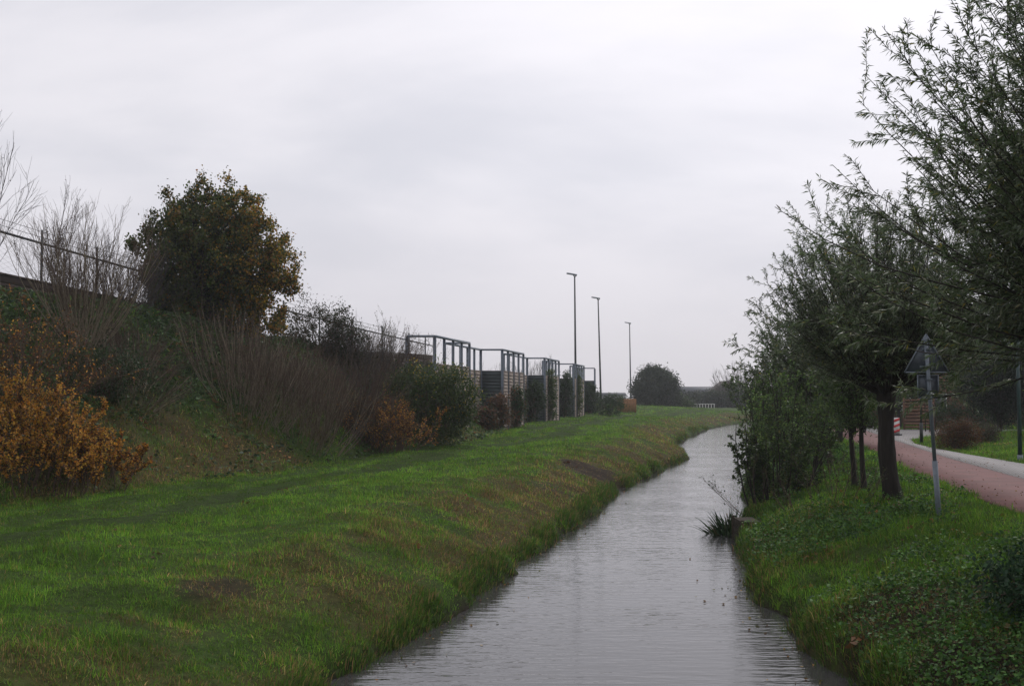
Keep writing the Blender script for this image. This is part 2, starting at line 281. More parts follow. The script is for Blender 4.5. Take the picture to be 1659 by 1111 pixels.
def build_water():
    ys = np.concatenate([np.arange(-40, 60, 1.), np.geomspace(60, 480, 60)]); u = np.linspace(-1.2, 0, 2)
    wl = WL(ys)-1.1; wr = WR(ys)+1.1; X = wl[:, None]+(wr-wl)[:, None]*np.linspace(0, 1, 5)[None]; Y = ys[:, None]*np.ones((1, 5))
    m, t = nodes('canal_water'); b = t.nodes['Principled BSDF']; b.inputs['Base Color'].default_value = (.045, .043, .045, 1); b.inputs['Roughness'].default_value = .05; b.inputs['IOR'].default_value = 1.46
    tc = nn(t, 'ShaderNodeTexCoord')
    def layer(sx, sy, rz, sc, det, rough=.5):
        mp = nn(t, 'ShaderNodeMapping'); mp.inputs['Rotation'].default_value = (0, 0, R(rz)); mp.inputs['Scale'].default_value = (sx, sy, 1); t.links.new(tc.outputs['Object'], mp.inputs[0])
        n = nn(t, 'ShaderNodeTexNoise'); n.inputs['Scale'].default_value = sc; n.inputs['Detail'].default_value = det; n.inputs['Roughness'].default_value = rough; t.links.new(mp.outputs[0], n.inputs[0]); return n.outputs[0]
    a1 = layer(.8, 4.2, 4, 1.6, 2); a2 = layer(1.2, 3.5, -7, 4.5, 2); a3 = layer(.25, .5, 10, .9, 2)
    def m2(op, a, b_):
        n = nn(t, 'ShaderNodeMath', operation=op)
        for i, v in enumerate((a, b_)):
            if isinstance(v, (int, float)): n.inputs[i].default_value = v
            else: t.links.new(v, n.inputs[i])
        return n.outputs[0]
    gust = nn(t, 'ShaderNodeMapRange'); t.links.new(a3, gust.inputs[0]); gust.inputs[1].default_value = .35; gust.inputs[2].default_value = .65; gust.inputs[3].default_value = .55; gust.inputs[4].default_value = 1.0
    h = m2('MULTIPLY', m2('ADD', a1, m2('MULTIPLY', a2, .42)), gust.outputs[0])
    bp = nn(t, 'ShaderNodeBump'); bp.inputs['Strength'].default_value = 1; bp.inputs['Distance'].default_value = .014; t.links.new(h, bp.inputs['Height']); t.links.new(bp.outputs[0], b.inputs['Normal'])
    o = mesh_np('water', np.stack([X, Y, X*0], -1).reshape(-1, 3), grid_faces(len(ys), 5), m, smooth=True); tagit(o, kind='structure')
build_water()
def strip(name, y0, y1, a, b, z, mat, n=120, th=.06):
    ys = np.linspace(y0, y1, n); A = a(ys); B = b(ys)
    V = np.stack([np.stack([A, ys, ys*0+z-th], 1), np.stack([A, ys, ys*0+z], 1), np.stack([B, ys, ys*0+z], 1), np.stack([B, ys, ys*0+z-th], 1)], 1).reshape(-1, 3)
    return tagit(mesh_np(name, V, grid_faces(n, 4), mat), kind='structure')
M['red_asphalt'] = simple('red_asphalt', (.118,.040,.038), .85, 1.6, .24, .4, bdist=.006)
strip('cycle_path', -30, 130, PL, PR, 1.135, 'red_asphalt')
strip('pavement', -30, 57.3, lambda y: PR(y)+.005, lambda y: np.minimum(PX(y), 40), 1.145, 'paving', 500)
strip('side_road', 57.31, 63, lambda y: PR(y)+.005, lambda y: 60+y*0, 1.14, 'paving')
strip('footpath', 63.01, 130, lambda y: PR(y)+.005, lambda y: PX(y), 1.145, 'paving')
# ------------------------------------------------------------------ grass and other uncountable growth
def blades(rng, X, Y, H, Wd, lean, col, two=True):
    n = len(X); Z = terrain(X, Y)-.01; base = np.stack([X, Y, Z], 1); az = rng.uniform(0, 2*math.pi, n); side = np.stack([np.cos(az), np.sin(az), az*0], 1)
    tip = base+np.stack([lean[:, 0]*H, lean[:, 1]*H, H*np.sqrt(np.clip(1-np.sum(lean**2, 1), .1, 1))], 1); w2 = side*Wd[:, None]/2
    if not two:
        V = np.stack([base-w2, base+w2, tip], 1).reshape(-1, 3); return V, [np.arange(3*n).reshape(n, 3)], np.repeat(col, 3, axis=0)
    midp = base+(tip-base)*np.array([.42, .42, .6]); tip = tip-np.array([0, 0, .12])*H[:, None]
    V = np.stack([base-w2, base+w2, midp+w2*.75, midp-w2*.75, tip], 1).reshape(-1, 3); i = np.arange(n)[:, None]*5
    return V, [i+np.array([[0, 1, 2, 3]]), i+np.array([[3, 2, 4]])], np.repeat(col, 5, axis=0)
def grass_band(rng, y0, y1, dens, xa, xb, hs, ws, lim=1.06, keep=None, per=18):
    """clumps between the lines xa(Y) and xb(Y), only where a camera near here could look"""
    hw = .488*lim; wmax = max(float(np.max(xb(np.linspace(y0, y1, 9))-xa(np.linspace(y0, y1, 9)))), .1)
    n = int(dens*wmax*(y1-y0)/per); Yc = rng.uniform(y0, y1, n); lo = xa(Yc); Xc = lo+rng.uniform(0, wmax, n); ok = (Xc < xb(Yc)) & (np.abs(Xc) < hw*Yc+2.0); Xc, Yc = Xc[ok], Yc[ok]
    if keep is not None: k = keep(Xc, Yc, rng); Xc, Yc = Xc[k], Yc[k]
    n = len(Xc); hc = rng.uniform(.45, 1.25, n)*(.42+1.4*fbm(Xc, Yc, .8, 80)**1.5); lc = rng.normal(0, .22, (n, 2)); cc = rng.uniform(.6, 1.4, n)
    X = np.repeat(Xc, per); Y = np.repeat(Yc, per); sp = .05+.09*(y0/20); ox = rng.normal(0, sp, (n*per, 2)); X = X+ox[:, 0]; Y = Y+ox[:, 1]
    H = np.repeat(hc, per)*hs*rng.uniform(.5, 1.25, n*per); lean = np.clip(np.repeat(lc, per, 0)*1.3+ox/sp*.3+rng.normal(0, .34, (n*per, 2)), -.9, .9)
    brown, bare, ivy, track, n1, n2 = zones(X, Y)
    H = H*(1-.45*bare)
    k = rng.random(len(X)) > np.clip(bare*.75, 0, .6)+.0; k &= rng.random(len(X)) > ivy*.4
    jt = .22*(vnoise(X, Y, .3, 84)-.62); k &= ~((X > PL(Y)-jt) & (X < PX(Y)+jt)); k &= terrain(X, Y, False) > .03
    X, Y, H, lean, brown, track, n1, n2 = X[k], Y[k], H[k], lean[k], brown[k], track[k], n1[k], n2[k]; cc = np.repeat(cc, per)[k]
    H = H*(1-.6*track)*(.6+.8*n1)
    g = pal(rng, len(X), [(.125,.25,.022), (.095,.21,.022), (.17,.30,.032), (.05,.12,.02), (.27,.25,.06)], [4, 4, 2, 2, .5]); br = pal(rng, len(X), [(.27,.17,.07), (.15,.085,.04), (.38,.27,.12), (.13,.16,.03)], [3, 2.5, 1.4, 2.6])
    isb = rng.random(len(X)) < np.maximum(brown*.9, bare[k]*1.1); col = np.where(isb[:, None], br, g*(.8+.45*n2[:, None]))*(cc*(.62+.76*vnoise(X, Y, .45, 83)))[:, None]*(1-.42*track[:, None])
    W = ws*rng.uniform(.6, 1.3, len(X))
    return blades(rng, X, Y, H, W, lean, col, two=y0 < 30)
rng = np.random.default_rng(11)
top = lambda Y: XF(Y)-SW(Y)-5
LB = [(8, 13, 2600, .105, .0065), (13, 19, 1900, .11, .008), (19, 28, 1050, .115, .011), (28, 42, 520, .125, .0165), (42, 62, 240, .14, .025), (62, 95, 85, .16, .042), (95, 135, 30, .18, .066)]
parts = [grass_band(rng, a, b, d, top, lambda Y: WL(Y)+.1, h, w_) for a, b, d, h, w_ in LB]
V, f_, c_ = join(parts)
tagit(mesh_np('grass', V, f_, 'grass', col=c_), 'short green grass with dead brown patches covering the left bank', 'grass', kind='stuff')
parts = [grass_band(rng, a, b, d, lambda Y: WR(Y)-.1, lambda Y: np.where(Y < 40, PL(Y)+14, PL(Y)+18), h*1.5, w_) for a, b, d, h, w_ in LB]
V, f_, c_ = join(parts)
tagit(mesh_np('grass', V, f_, 'grass', col=c_), 'green grass on the right bank and lawn beside the red path', 'grass', kind='stuff')
# broad-leaved weeds on the right bank, ivy on the slope, sedge at the water
def cover(rng, n, y0, y1, xa, xb, keep, L, cols, wts, hmax, up=.5):
    Y = y0*(y1/y0)**rng.random(n); lo, hi = xa(Y), xb(Y); X = lo+(hi-lo)*rng.random(n); k = keep(X, Y, rng) & (np.abs(X) < .53*Y+2); X, Y = X[k], Y[k]; m = 9
    n = len(X); hh = rng.uniform(.3, 1, n)*hmax*(.4+fbm(X, Y, 1.1, 95)); X = np.repeat(X, m); Y = np.repeat(Y, m); sp = .07*(1+Y/30); X = X+rng.normal(0, 1, len(X))*sp; Y = Y+rng.normal(0, 1, len(Y))*sp
    Z = terrain(X, Y)+np.repeat(hh, m)*rng.random(len(X)); D = rndv(rng, len(X)); D[:, 2] = D[:, 2]*.4+up*.25
    k = terrain(X, Y, False) > .04; k &= ~((X > PL(Y)-.15) & (X < PX(Y)+.1)); l = L*(1+Y/28)*np.repeat(rng.uniform(.55, 1.5, n), m)*rng.uniform(.6, 1.3, len(X))
    c = pal(rng, n, cols, wts, bj=.3); c = np.repeat(c, m, 0)*rng.uniform(.8, 1.2, (len(X), 1))
    return leaves(rng, np.stack([X, Y, Z], 1)[k], D[k], l[k], l[k]*.62, c[k])
V, f_, c_ = cover(rng, 9500, 8, 42, lambda Y: WR(Y)+.1, lambda Y: PL(Y)-.2, lambda X, Y, r: fbm(X, Y, 1.5, 90) > .49, .032, [(.055,.13,.025), (.08,.17,.03), (.04,.09,.03), (.12,.10,.04)], [4, 3, 2, .5], .34)
tagit(mesh_np('ground_cover', V, f_, 'dull_leaf', col=c_), 'nettles and other broad-leaved weeds on the right bank', 'weeds', kind='stuff')
V, f_, c_ = cover(rng, 16000, 18, 60, lambda Y: XF(Y)-SW(Y)-1.5, lambda Y: XF(Y)+.5, lambda X, Y, r: r.random(len(X)) < zones(X, Y)[2]*.9+.08, .05, [(.05,.09,.03), (.07,.12,.035), (.03,.055,.025), (.14,.085,.035)], [4, 3, 3, 1], .22)
tagit(mesh_np('ground_cover', V, f_, 'dull_leaf', col=c_), 'dark ivy and bramble creeping over the upper left slope', 'ivy', kind='stuff')
V, f_, c_ = cover(rng, 5200, 9, 60, lambda Y: XF(Y)-SW(Y), lambda Y: PL(Y)+9, lambda X, Y, r: ((X > WR(Y)+.4) | (X < XF(Y)+.4) | (r.random(len(X)) < .05)) & (r.random(len(X)) < .3), .05, [(.25,.12,.04), (.17,.08,.035), (.32,.18,.06), (.09,.05,.03)], [3, 3, 1, 2], .05, 0)
n_ = 800; Yq = 14*(60/14)**rng.random(n_); tq = rng.random(n_); Xq = PL(Yq)+.05+(PX(Yq)-PL(Yq)-.1)*np.where(rng.random(n_) < .6, tq**2.5, tq); kq = (Yq < 53) & (np.abs(Xq) < .53*Yq+2); Xq, Yq = Xq[kq], Yq[kq]; Dq = rndv(rng, len(Xq)); Dq[:, 2] *= .15
V2, f2, c2 = leaves(rng, np.stack([Xq, Yq, Xq*0+1.155], 1), Dq, 0.04*rng.uniform(.6, 1.4, len(Xq)), .024*np.ones(len(Xq)), pal(rng, len(Xq), [(.2,.10,.04), (.10,.05,.03), (.30,.2,.06)], [3, 3, 1]))
n_ = 260; Yq = 10*(50/10)**rng.random(n_); sd_ = rng.random(n_) < .5; ofs = rng.exponential(.25, n_)+.12; Xq = np.where(sd_, WL(Yq)+ofs, WR(Yq)-ofs); Dq = rndv(rng, n_); Dq[:, 2] = 0
V3, f3, c3 = leaves(rng, np.stack([Xq, Yq, Xq*0+.012], 1), Dq, .05*rng.uniform(.6, 1.4, n_), .028*np.ones(n_), pal(rng, n_, [(.2,.12,.04), (.12,.12,.03), (.30,.2,.06)], [3, 3, 1]), sag=0)
V, f_, c_ = join([(V, f_, c_), (V2, f2, c2), (V3, f3, c3)])
tagit(mesh_np('fallen_leaves', V, f_, 'dull_leaf', col=c_), 'brown autumn leaves scattered over the banks and the path', 'leaves', kind='stuff')
def sedge(rng, edge, sgn, n):
    Yc = 8*(100/8)**rng.random(n); k = vnoise(Yc, Yc*0, 1.2, 99) > .3; Yc = Yc[k]; per = 14; Y = np.repeat(Yc, per)+rng.normal(0, .1, len(Yc)*per); X = edge(Y)+sgn*rng.normal(.08, .13, len(Y))
    H = np.repeat(rng.uniform(.05, .24, len(Yc)), per)*rng.uniform(.5, 1.2, len(Y)); lean = rng.normal(0, .2, (len(Y), 2)); lean[:, 0] -= sgn*.25; lean = np.clip(lean, -.8, .8)
    c = pal(rng, len(Y), [(.07,.14,.02), (.045,.09,.018), (.18,.16,.05), (.2,.13,.06)], [4, 3, 1.2, 1]); return blades(rng, X, Y, H, .008*(1+Y/22), lean, c)
V, f_, c_ = join([sedge(rng, WL, -1, 1900), sedge(rng, WR, 1, 1500)])
tagit(mesh_np('sedge', V, f_, 'grass', col=c_), 'ragged sedge and long grass hanging over both water edges', 'sedge', kind='stuff')
# ------------------------------------------------------------------ plant builders
def tube_obj(name, groups, mat, root, sides=3): 
    V, f, _ = join([tubes(p, r, sides if isinstance(sides, int) else s_) for (p, r), s_ in zip(groups, [sides]*len(groups) if isinstance(sides, int) else sides)])
    return mesh_np(name, V, f, mat, root, smooth=True)
def leaf_obj(name, rng, srcs, m, L, W, cols, wts, root, mat='leaf', fwd=.85, droop=-.3, t0=.1, extra=None, hue=None):
    Ps, Ds, = [], []
    for pts, mm in srcs:
        b = np.repeat(np.arange(len(pts)), int(m*mm)); t = rng.uniform(t0, 1, len(b)); p, T = samp(pts, b, t); q = rndv(rng, len(b)); Ps.append(p); Ds.append(T*fwd+q*.7+np.array([0, 0, droop]))
    p = np.concatenate(Ps); D = np.concatenate(Ds); n = len(p); l = L*rng.uniform(.6, 1.25, n); c = pal(rng, n, cols, wts)
    nz = (vnoise(p[:, 0]*1.3+p[:, 2], p[:, 1]+p[:, 2]*1.2, .8, 120)-.5)*.6+1; c = c*nz[:, None]
    if hue is not None: c = hue(p, c)
    V, f, c = leaves(rng, p, D, l, l*W, c); return mesh_np(name, V, f, mat, root, col=c)
WCOL = [(.08,.12,.045), (.115,.15,.07), (.05,.08,.03), (.22,.25,.17), (.25,.22,.045)]; WW = [4, 3, 3, 1.3, .25]
def pollard(seed, base, label, hT, rT, shoots, Ls, leafN, leafL, group='pollard willows along the right bank', twigs=12, leafW=.19, spread=1.0, bend=.35, lean=(0, 0), tl=.24, lf=.3, cyl=0, low=0):
    rng = np.random.default_rng(seed); b = np.array(base, float); root = thing('willow_tree', label, 'tree', b, group)
    K = 10; t = np.linspace(0, 1, K); tp = b[None]+np.stack([lean[0]*t+.04*np.sin(t*5+seed), lean[1]*t, t*hT-.15*(1-t)], 1); rr = rT*(1.25-.35*t); rr[0] *= 1.35; rr[-2] *= 1.25; rr[-1] *= 1.3
    head = tp[-1]
    D = rndv(rng, shoots); D[:, 2] = np.abs(D[:, 2])*.9+.12; D[:, :2] *= spread; D = norm(D); P0 = head+D*rT*.9+rng.normal(0, rT*.25, (shoots, 3)); L = Ls*rng.uniform(.72, 1.1, shoots)*(lf+(1.05-lf)*D[:, 2])
    if cyl: L = np.minimum(cyl/np.sqrt(1-np.minimum(D[:, 2], .99)**2), Ls)*rng.uniform(.72, 1.0, shoots)
    sh = grow(rng, P0-D*rT*.6, D, L, 9, (0, 0, bend), .05)
    if low: D2 = rndv(rng, low); D2[:, 2] = rng.uniform(.02, .85, low); D2 = norm(D2); sh = np.concatenate([sh, grow(rng, head+D2*rT*.5, D2, 3.9*rng.uniform(.6, 1.0, low), 9, (0, 0, .12), .05)])
    sh2 = kids(rng, sh, 3, .15, .6, .45, Ls*.62, 7, (0, 0, bend*.8), .06, .3)
    tw = kids(rng, np.concatenate([sh[:, ::2][:, :5]]), twigs, .2, 1, .65, Ls*tl, 5, (0, 0, .15), .12, .5); tw2 = kids(rng, sh2, max(twigs//3, 2), .25, 1, .6, Ls*tl*.75, 5, (0, 0, .15), .12, .4)
    kn = [(h[None], np.array([r])) for h, r in ()]
    K2 = 44; tt = np.linspace(0, 1, K2); tp2 = np.stack([np.interp(tt, t, tp[:, k]) for k in range(3)], 1); rr2 = np.interp(tt, t, rr)+rT*.9*np.clip(.12-tt, 0, 1)*2.2; V, f, _ = tubes(tp2[None], rr2[None], 40)
    V = V.reshape(K2, 40, 3); an = np.arange(40)/40*2*math.pi; dv = V-tp2[:, None]; nzv = vnoise(np.cos(an)[None]*2.2+tt[:, None]*1.1, np.sin(an)[None]*2.2+tt[:, None]*.9, .28, 140+seed)+.5*vnoise(np.cos(an)[None]*3+tt[:, None]*5, np.sin(an)[None]*3-tt[:, None]*4, .4, 150+seed)
    V = tp2[:, None]+dv*(.80+.30*nzv[..., None]); mesh_np('trunk', V.reshape(-1, 3), f, 'bark', root, smooth=True)
    mbk = []                                        # knuckles of the pollard head
    for k in range(9):
        a = rng.uniform(0, 2*math.pi); o = head+np.array([math.cos(a), math.sin(a), rng.uniform(-.5, .6)])*rT*.75; mbk.append(np.stack([o-[0, 0, rT*.7], o-[0, 0, rT*.35], o, o+[0, 0, rT*.4], o+[0, 0, rT*.6]]))
    mbk = np.array(mbk); tube_obj('pollard_head', [(mbk, np.ones((9, 1))*(rT*np.array([.2, .5, .6, .45, .1]))[None])], 'bark', root, 8)
    tube_obj('branches', [(sh, rad(len(sh), 9, rT*.17, .005)), (sh2, rad(len(sh2), 7, rT*.075, .004)), (tw, rad(len(tw), 5, .007, .003)), (tw2, rad(len(tw2), 5, .006, .003))], 'bark', root, (6, 4, 3, 3))
    leaf_obj('crown', rng, [(tw, 1), (tw2, 1), (sh[:, 3:], 1.2), (sh2[:, 2:], 1.2)], leafN, leafL, leafW, WCOL, WW, root, 'willow_leaf')
    return root
def blobtree(name, label, cat, base, lobes, seed, nleaf, L, W, cols, wts, trunk=None, group=None, clump=.25, nclump=400, mat='leaf', shell=.45, tilt=None, hue=None, limbs=40, sprigs=0, lr=.035):
    """leaf clumps spread through lobes ((x,y,z) offset, (rx,ry,rz)); limbs reach the clumps"""
    rng = np.random.default_rng(seed); b = np.array(base, float); root = thing(name, label, cat, b, group)
    vol = np.array([np.prod(l[1]) for l in lobes])**.75; which = rng.choice(len(lobes), nclump, p=vol/vol.sum()); d = rndv(rng, nclump); r = shell+(1-shell)*rng.random(nclump)**.55
    lump = .78+.44*vnoise(d[:, 0]*3+which*7+seed, d[:, 1]*3+d[:, 2]*2.5, 1.0, 130)
    C = np.array([lobes[k][0] for k in which])+d*(r*lump)[:, None]*np.array([lobes[k][1] for k in which]); C = C+b; C[:, 2] = np.maximum(C[:, 2], b[2]+.08)
    th = trunk or (.6, .06); t0 = b+np.array([0, 0, th[0]]); fork = b+np.array([0, 0, th[0]*.55])
    if trunk:
        t = np.linspace(0, 1, 8); tp = b+np.stack([.05*np.sin(t*4+seed), .04*np.sin(t*3), t*th[0]*1.25-.12*(1-t)], 1); rr = th[1]*(1.1-.6*t); rr[0] *= 1.4; tube_obj('trunk', [(tp[None], rr[None])], 'bark', root, 10)
    nl = min(limbs, nclump); tgt = C[rng.choice(nclump, nl, replace=False)]; u = np.linspace(0, 1, 7)[None, :, None]
    st = np.where(rng.random((nl, 1)) < .5, fork, t0) if trunk else b+rng.normal(0, .12, (nl, 3))*np.array([1, 1, 0])
    arc = np.array([0, 0, .18])*np.linalg.norm(tgt-st, axis=1)[:, None]; pts = st[:, None]*(1-u)+tgt[:, None]*u+arc[:, None]*np.sin(u*math.pi)+rng.normal(0, .03, (nl, 7, 3))
    tw = kids(rng, pts, 5, .35, 1, .6, .5*np.mean([l[1][2] for l in lobes]), 4, (0, 0, .2), .12)
    tg = [(pts, rad(nl, 7, th[1]*.4 if trunk else .018, lr*.2)), (tw, rad(len(tw), 4, .008, .004))]
    if sprigs:
        o = np.argsort(-r*rng.uniform(.8, 1.2, nclump))[:sprigs]; dd = d[o]*np.array([1, 1, .8])+np.array([0, 0, .45]); sg = grow(rng, C[o], dd, rng.uniform(.3, .75, sprigs), 5, (0, 0, .4), .12)
        tg.append((sg, rad(sprigs, 5, .008, .004))); cs = samp(sg, np.repeat(np.arange(sprigs), 3), rng.uniform(.2, .85, sprigs*3))[0]; C = np.concatenate([C, cs]); nclump = len(C)
    tube_obj('branches' if trunk else 'stems', tg, 'bark' if trunk else 'twig', root, (4, 3, 3)[:len(tg)])
    per = nleaf//nclump; p = np.repeat(C, per, 0)+rng.normal(0, 1, (per*nclump, 3))*clump*np.repeat(rng.uniform(.6, 1.3, nclump), per)[:, None]; p[:, 2] = np.maximum(p[:, 2], b[2]+.02)
    cc = pal(rng, nclump, cols, wts); c = np.repeat(cc, per, 0)*rng.uniform(.7, 1.35, (len(p), 1)); mixc = pal(rng, len(p), cols, wts); sel = rng.random(len(p)) < .4; c = np.where(sel[:, None], mixc, c)
    if hue is not None: c = hue(p-b, c, rng)
    D = rndv(rng, len(p)); D[:, 2] -= .25; l = L*rng.uniform(.6, 1.3, len(p)); V, f, c = leaves(rng, p, D, l, l*W, c)
    mesh_np('crown' if trunk else 'foliage', V, f, mat, root, col=c); return root
def bareshrub(label, base, seed, n, h, spread, mat, group=None, r0=.0085, twn=7, rx=.25, leafn=0, cols=None, up=.5, name='bare_shrub', lean=(0, 0), tl=.38, lw=None, ll=.055):
    rng = np.random.default_rng(seed); b = np.array(base, float); root = thing(name, label, 'shrub', b, group)
    o = rng.normal(0, 1, (n, 2)); o = o/np.maximum(1, np.linalg.norm(o, axis=1, keepdims=True)/1.8); P0 = b+np.concatenate([o*rx, np.full((n, 1), -.05)], 1)
    if abs(gz(b[0], b[1])-b[2]) < .5: P0[:, 2] += np.clip(terrain(P0[:, 0], P0[:, 1])-gz(b[0], b[1]), -.8, .8)
    D = np.concatenate([o*spread*.62+np.array(lean)+rng.normal(0, .13, (n, 2)), np.ones((n, 1))], 1); L = h*rng.uniform(.6, 1.1, n)
    st = grow(rng, P0, D, L, 8, (0, 0, up), .085); t1 = kids(rng, st, twn, .2, .95, .42, h*tl, 5, (0, 0, up), .09, .5); t2 = kids(rng, t1, 3, .3, 1, .4, h*.15, 4, (0, 0, .3), .1, .3)
    if n < 16: tube_obj('stems', [(st, rad(n, 8, r0*1.7, r0*.5)), (t1, rad(len(t1), 5, r0*.55, r0*.3)), (t2, rad(len(t2), 4, r0*.4, r0*.22))], mat, root, (4, 3, 3))
    else: tube_obj('stems', [(st, rad(n, 8, r0*1.7, r0*.5))], mat, root, 4); tube_obj('twigs', [(t1, rad(len(t1), 5, r0*.55, r0*.3)), (t2, rad(len(t2), 4, r0*.4, r0*.22))], 'twig' if mat != 'gtwig' else mat, root, 3)
    if leafn: leaf_obj('foliage', rng, [(t1, 1), (t2, .5)], leafn, ll, .6, cols, list(lw or [1]*len(cols)), root, 'dull_leaf' if lw is None else 'leaf')
    return root
# ------------------------------------------------------------------ willows on the right bank
def onb(X, Y): return (X, Y, gz(X, Y)-.03)
pollard(1, onb(9.0, 12.6), 'nearest willow, its dense leafy crown filling the upper right corner', 2.6, .24, 130, 7.2, 52, .11, twigs=22, spread=1.0, bend=.95, tl=.175, cyl=3.6, low=150, leafW=.16)
pollard(2, onb(7.82, 21.7), 'pollard willow with a thick bare dark trunk left of the sign post', 2.2, .142, 84, 3.95, 31, .10, twigs=15, spread=.82, bend=.62, leafW=.18, lean=(-.12, 0))
pollard(3, onb(9.9, 33.5), 'pollard willow on the right bank just behind the water-edge alders', 2.1, .12, 52, 4.1, 28, .14, twigs=9, bend=.6, leafW=.24)
pollard(4, onb(14.0, 45), 'fourth willow from the camera, slim trunk beside the red path', 2.0, .13, 38, 4.0, 22, .17, twigs=7, spread=.8, bend=.6, leafW=.26)
pollard(5, onb(17.2, 57), 'fifth willow from the camera, beyond the low timber rails', 2.0, .13, 32, 3.7, 18, .22, twigs=6, spread=.75, bend=.5, leafW=.3)
pollard(6, onb(20.6, 70), 'farthest willow of the row along the canal', 1.9, .13, 30, 3.6, 16, .27, twigs=5, spread=.75, bend=.5, leafW=.3)
GR = [(.05,.09,.025), (.075,.125,.03), (.034,.062,.02), (.12,.17,.04)]
def young(seed, px, py, lab, hT, crown_h, rx):
    g = G(px, py); b = onb(g[0], g[1]); return blobtree('young_tree', lab, 'tree', b, [((-.1, 0, hT+crown_h*.4), (rx, rx, crown_h*.6)), ((.2, .2, hT+crown_h*.8), (rx*.6, rx*.6, crown_h*.45))], seed, 4500, .085, .35, GR, [3, 3, 3, .6], (hT+crown_h*.4, .062), 'slim young trees between the willows', .16, 160, limbs=30)
young(21, 1383, 788, 'slim young tree, the left one of the pair beside the thick willow trunk', 1.7, 1.7, .75)
young(22, 1401, 790, 'slim young tree, the right one of the pair beside the thick willow trunk', 1.8, 1.9, .7)
young(23, 1330, 742, 'slim young tree with a pale trunk behind the low timber rail', 1.9, 1.8, .7)
# alders and bushes at the water edge
def alder(seed, X, Y, h, lab, br=1.0, n=20, rx=.5, spread=.7, leafn=9, L=.078, low=.34):
    rng = np.random.default_rng(seed); b = np.array(onb(X, Y)); root = thing('alder_bush', lab, 'bush', b, 'leafy bushes at the right water edge')
    o = rng.normal(0, 1, (n, 2)); o = o/np.maximum(1, np.linalg.norm(o, axis=1, keepdims=True)/1.6); P0 = b+np.concatenate([o*rx, np.full((n, 1), -.1)], 1); D = np.concatenate([o*spread*.45+np.array([0.02, 0]), np.ones((n, 1))], 1)
    st = grow(rng, P0, D, h*rng.uniform(.6, 1.05, n), 9, (0, 0, .3), .06); t1 = kids(rng, st, 11, low, .98, .8, h*.19, 5, (0, 0, .25), .12, .5); t2 = kids(rng, t1, 3, .3, 1, .6, h*.09, 4, (0, 0, 0), .12, .3)
    tube_obj('stems', [(st, rad(n, 9, .026, .007)), (t1, rad(len(t1), 5, .008, .004)), (t2, rad(len(t2), 4, .005, .003))], 'bark', root, (5, 3, 3))
    leaf_obj('foliage', rng, [(t1, 1), (t2, .7)], leafn, L, .55, [np.array(c)*br for c in GR]+[(.12,.10,.02)], [3, 3, 3, 1, .15], root, 'leaf')
    return root
alder(31, 6.7, 26.8, 2.1, 'dense dark bush on the water edge right behind the timber landing', .75, 34, .45, .6, 12, low=.1)
alder(32, 7.65, 29.0, 3.3, 'tall many-stemmed bush on the water edge with bright green upper leaves', 1.5, 22, .45, .3)
alder(33, 8.7, 33.5, 3.4, 'many-stemmed bush standing behind the tall bright green bush', 1.0, 18, .5, .45)
alder(34, 9.9, 37.5, 3.6, 'dark leafy bush midway down the right water edge', .85, 20, .5, .6, 10, .09)
alder(35, 12.6, 45.0, 3.7, 'bush whose dark foliage overhangs the far water on the right', .8, 26, .8, .8, 10, .12)
alder(36, 15.6, 58.0, 4.4, 'rounded dark bush farther down the right bank', .8, 24, 1.0, .9, 10, .16)
alder(37, 20.3, 75.0, 4.6, 'last bush of the right bank before the canal bends', .8, 24, 1.2, 1.0, 10, .2)
rb = bareshrub('thin bare twigs arching out over the water from the dark bush', onb(6.0, 25.6), 41, 5, 1.5, 1.0, 'twig', leafn=2, cols=[(.03,.05,.02)], lean=(-.6, 0), up=.6, name='overhanging_twigs', r0=.005, twn=4)
# reeds and landing
def reeds(lab, c, seed, n, h, r, group=None):
    rng = np.random.default_rng(seed); root = thing('reed_clump', lab, 'reeds', (c[0], c[1], 0), group); a = rng.normal(0, 1, (n, 2))*r; base = np.concatenate([a+np.array(c)[None], np.full((n, 1), -.1)], 1)
    D = np.concatenate([a/r*.35+rng.normal(0, .15, (n, 2)), np.ones((n, 1))], 1); g = grow(rng, base, D, h*rng.uniform(.5, 1.15, n), 5, (0, 0, -.8), .06); az = rng.uniform(0, 6.28, n); s = np.stack([np.cos(az), np.sin(az), az*0], 1)
    wd = (.022*np.array([1, 1, .8, .5, .05]))[None, :, None]*s[:, None]; V = np.stack([g-wd, g+wd], 2).reshape(-1, 3); i = np.arange(n*10).reshape(n, 5, 2); f = np.stack([i[:, :-1, 0], i[:, :-1, 1], i[:, 1:, 1], i[:, 1:, 0]], -1).reshape(-1, 4)
    mesh_np('blades', V, [f], 'grass', root, col=np.repeat(pal(rng, n, [(.024,.05,.016), (.016,.034,.013), (.06,.06,.025)], [4, 4, .6]), 10, 0))
reeds('clump of dark upright reeds in the water beside the timber landing', (5.0, 24.4), 51, 260, .7, .17)
root = thing('timber_landing', 'small dark timber landing at the water edge by the reeds', 'landing', (5.2, 23.1, 0))
m = MB()
for k in range(6): m.box((5.14, 22.72+k*.15, .47), (.42, .135, .04))
m.build('deck', 'timber', root, .005)
m = MB(); [m.box((4.95, 23.09, .08+k*.15), (.05, .86, .14)) for k in range(3)]; [m.box((5.15, 22.66, .08+k*.15), (.38, .045, .14)) for k in range(3)]; m.build('side_boards', 'timber', root, .005)
for dx, dy in ((4.93, 22.62), (4.93, 23.56)): MB().cyl((dx, dy, -.6), (dx, dy, .53), .035, .035, 10).build('post', 'timber', root)
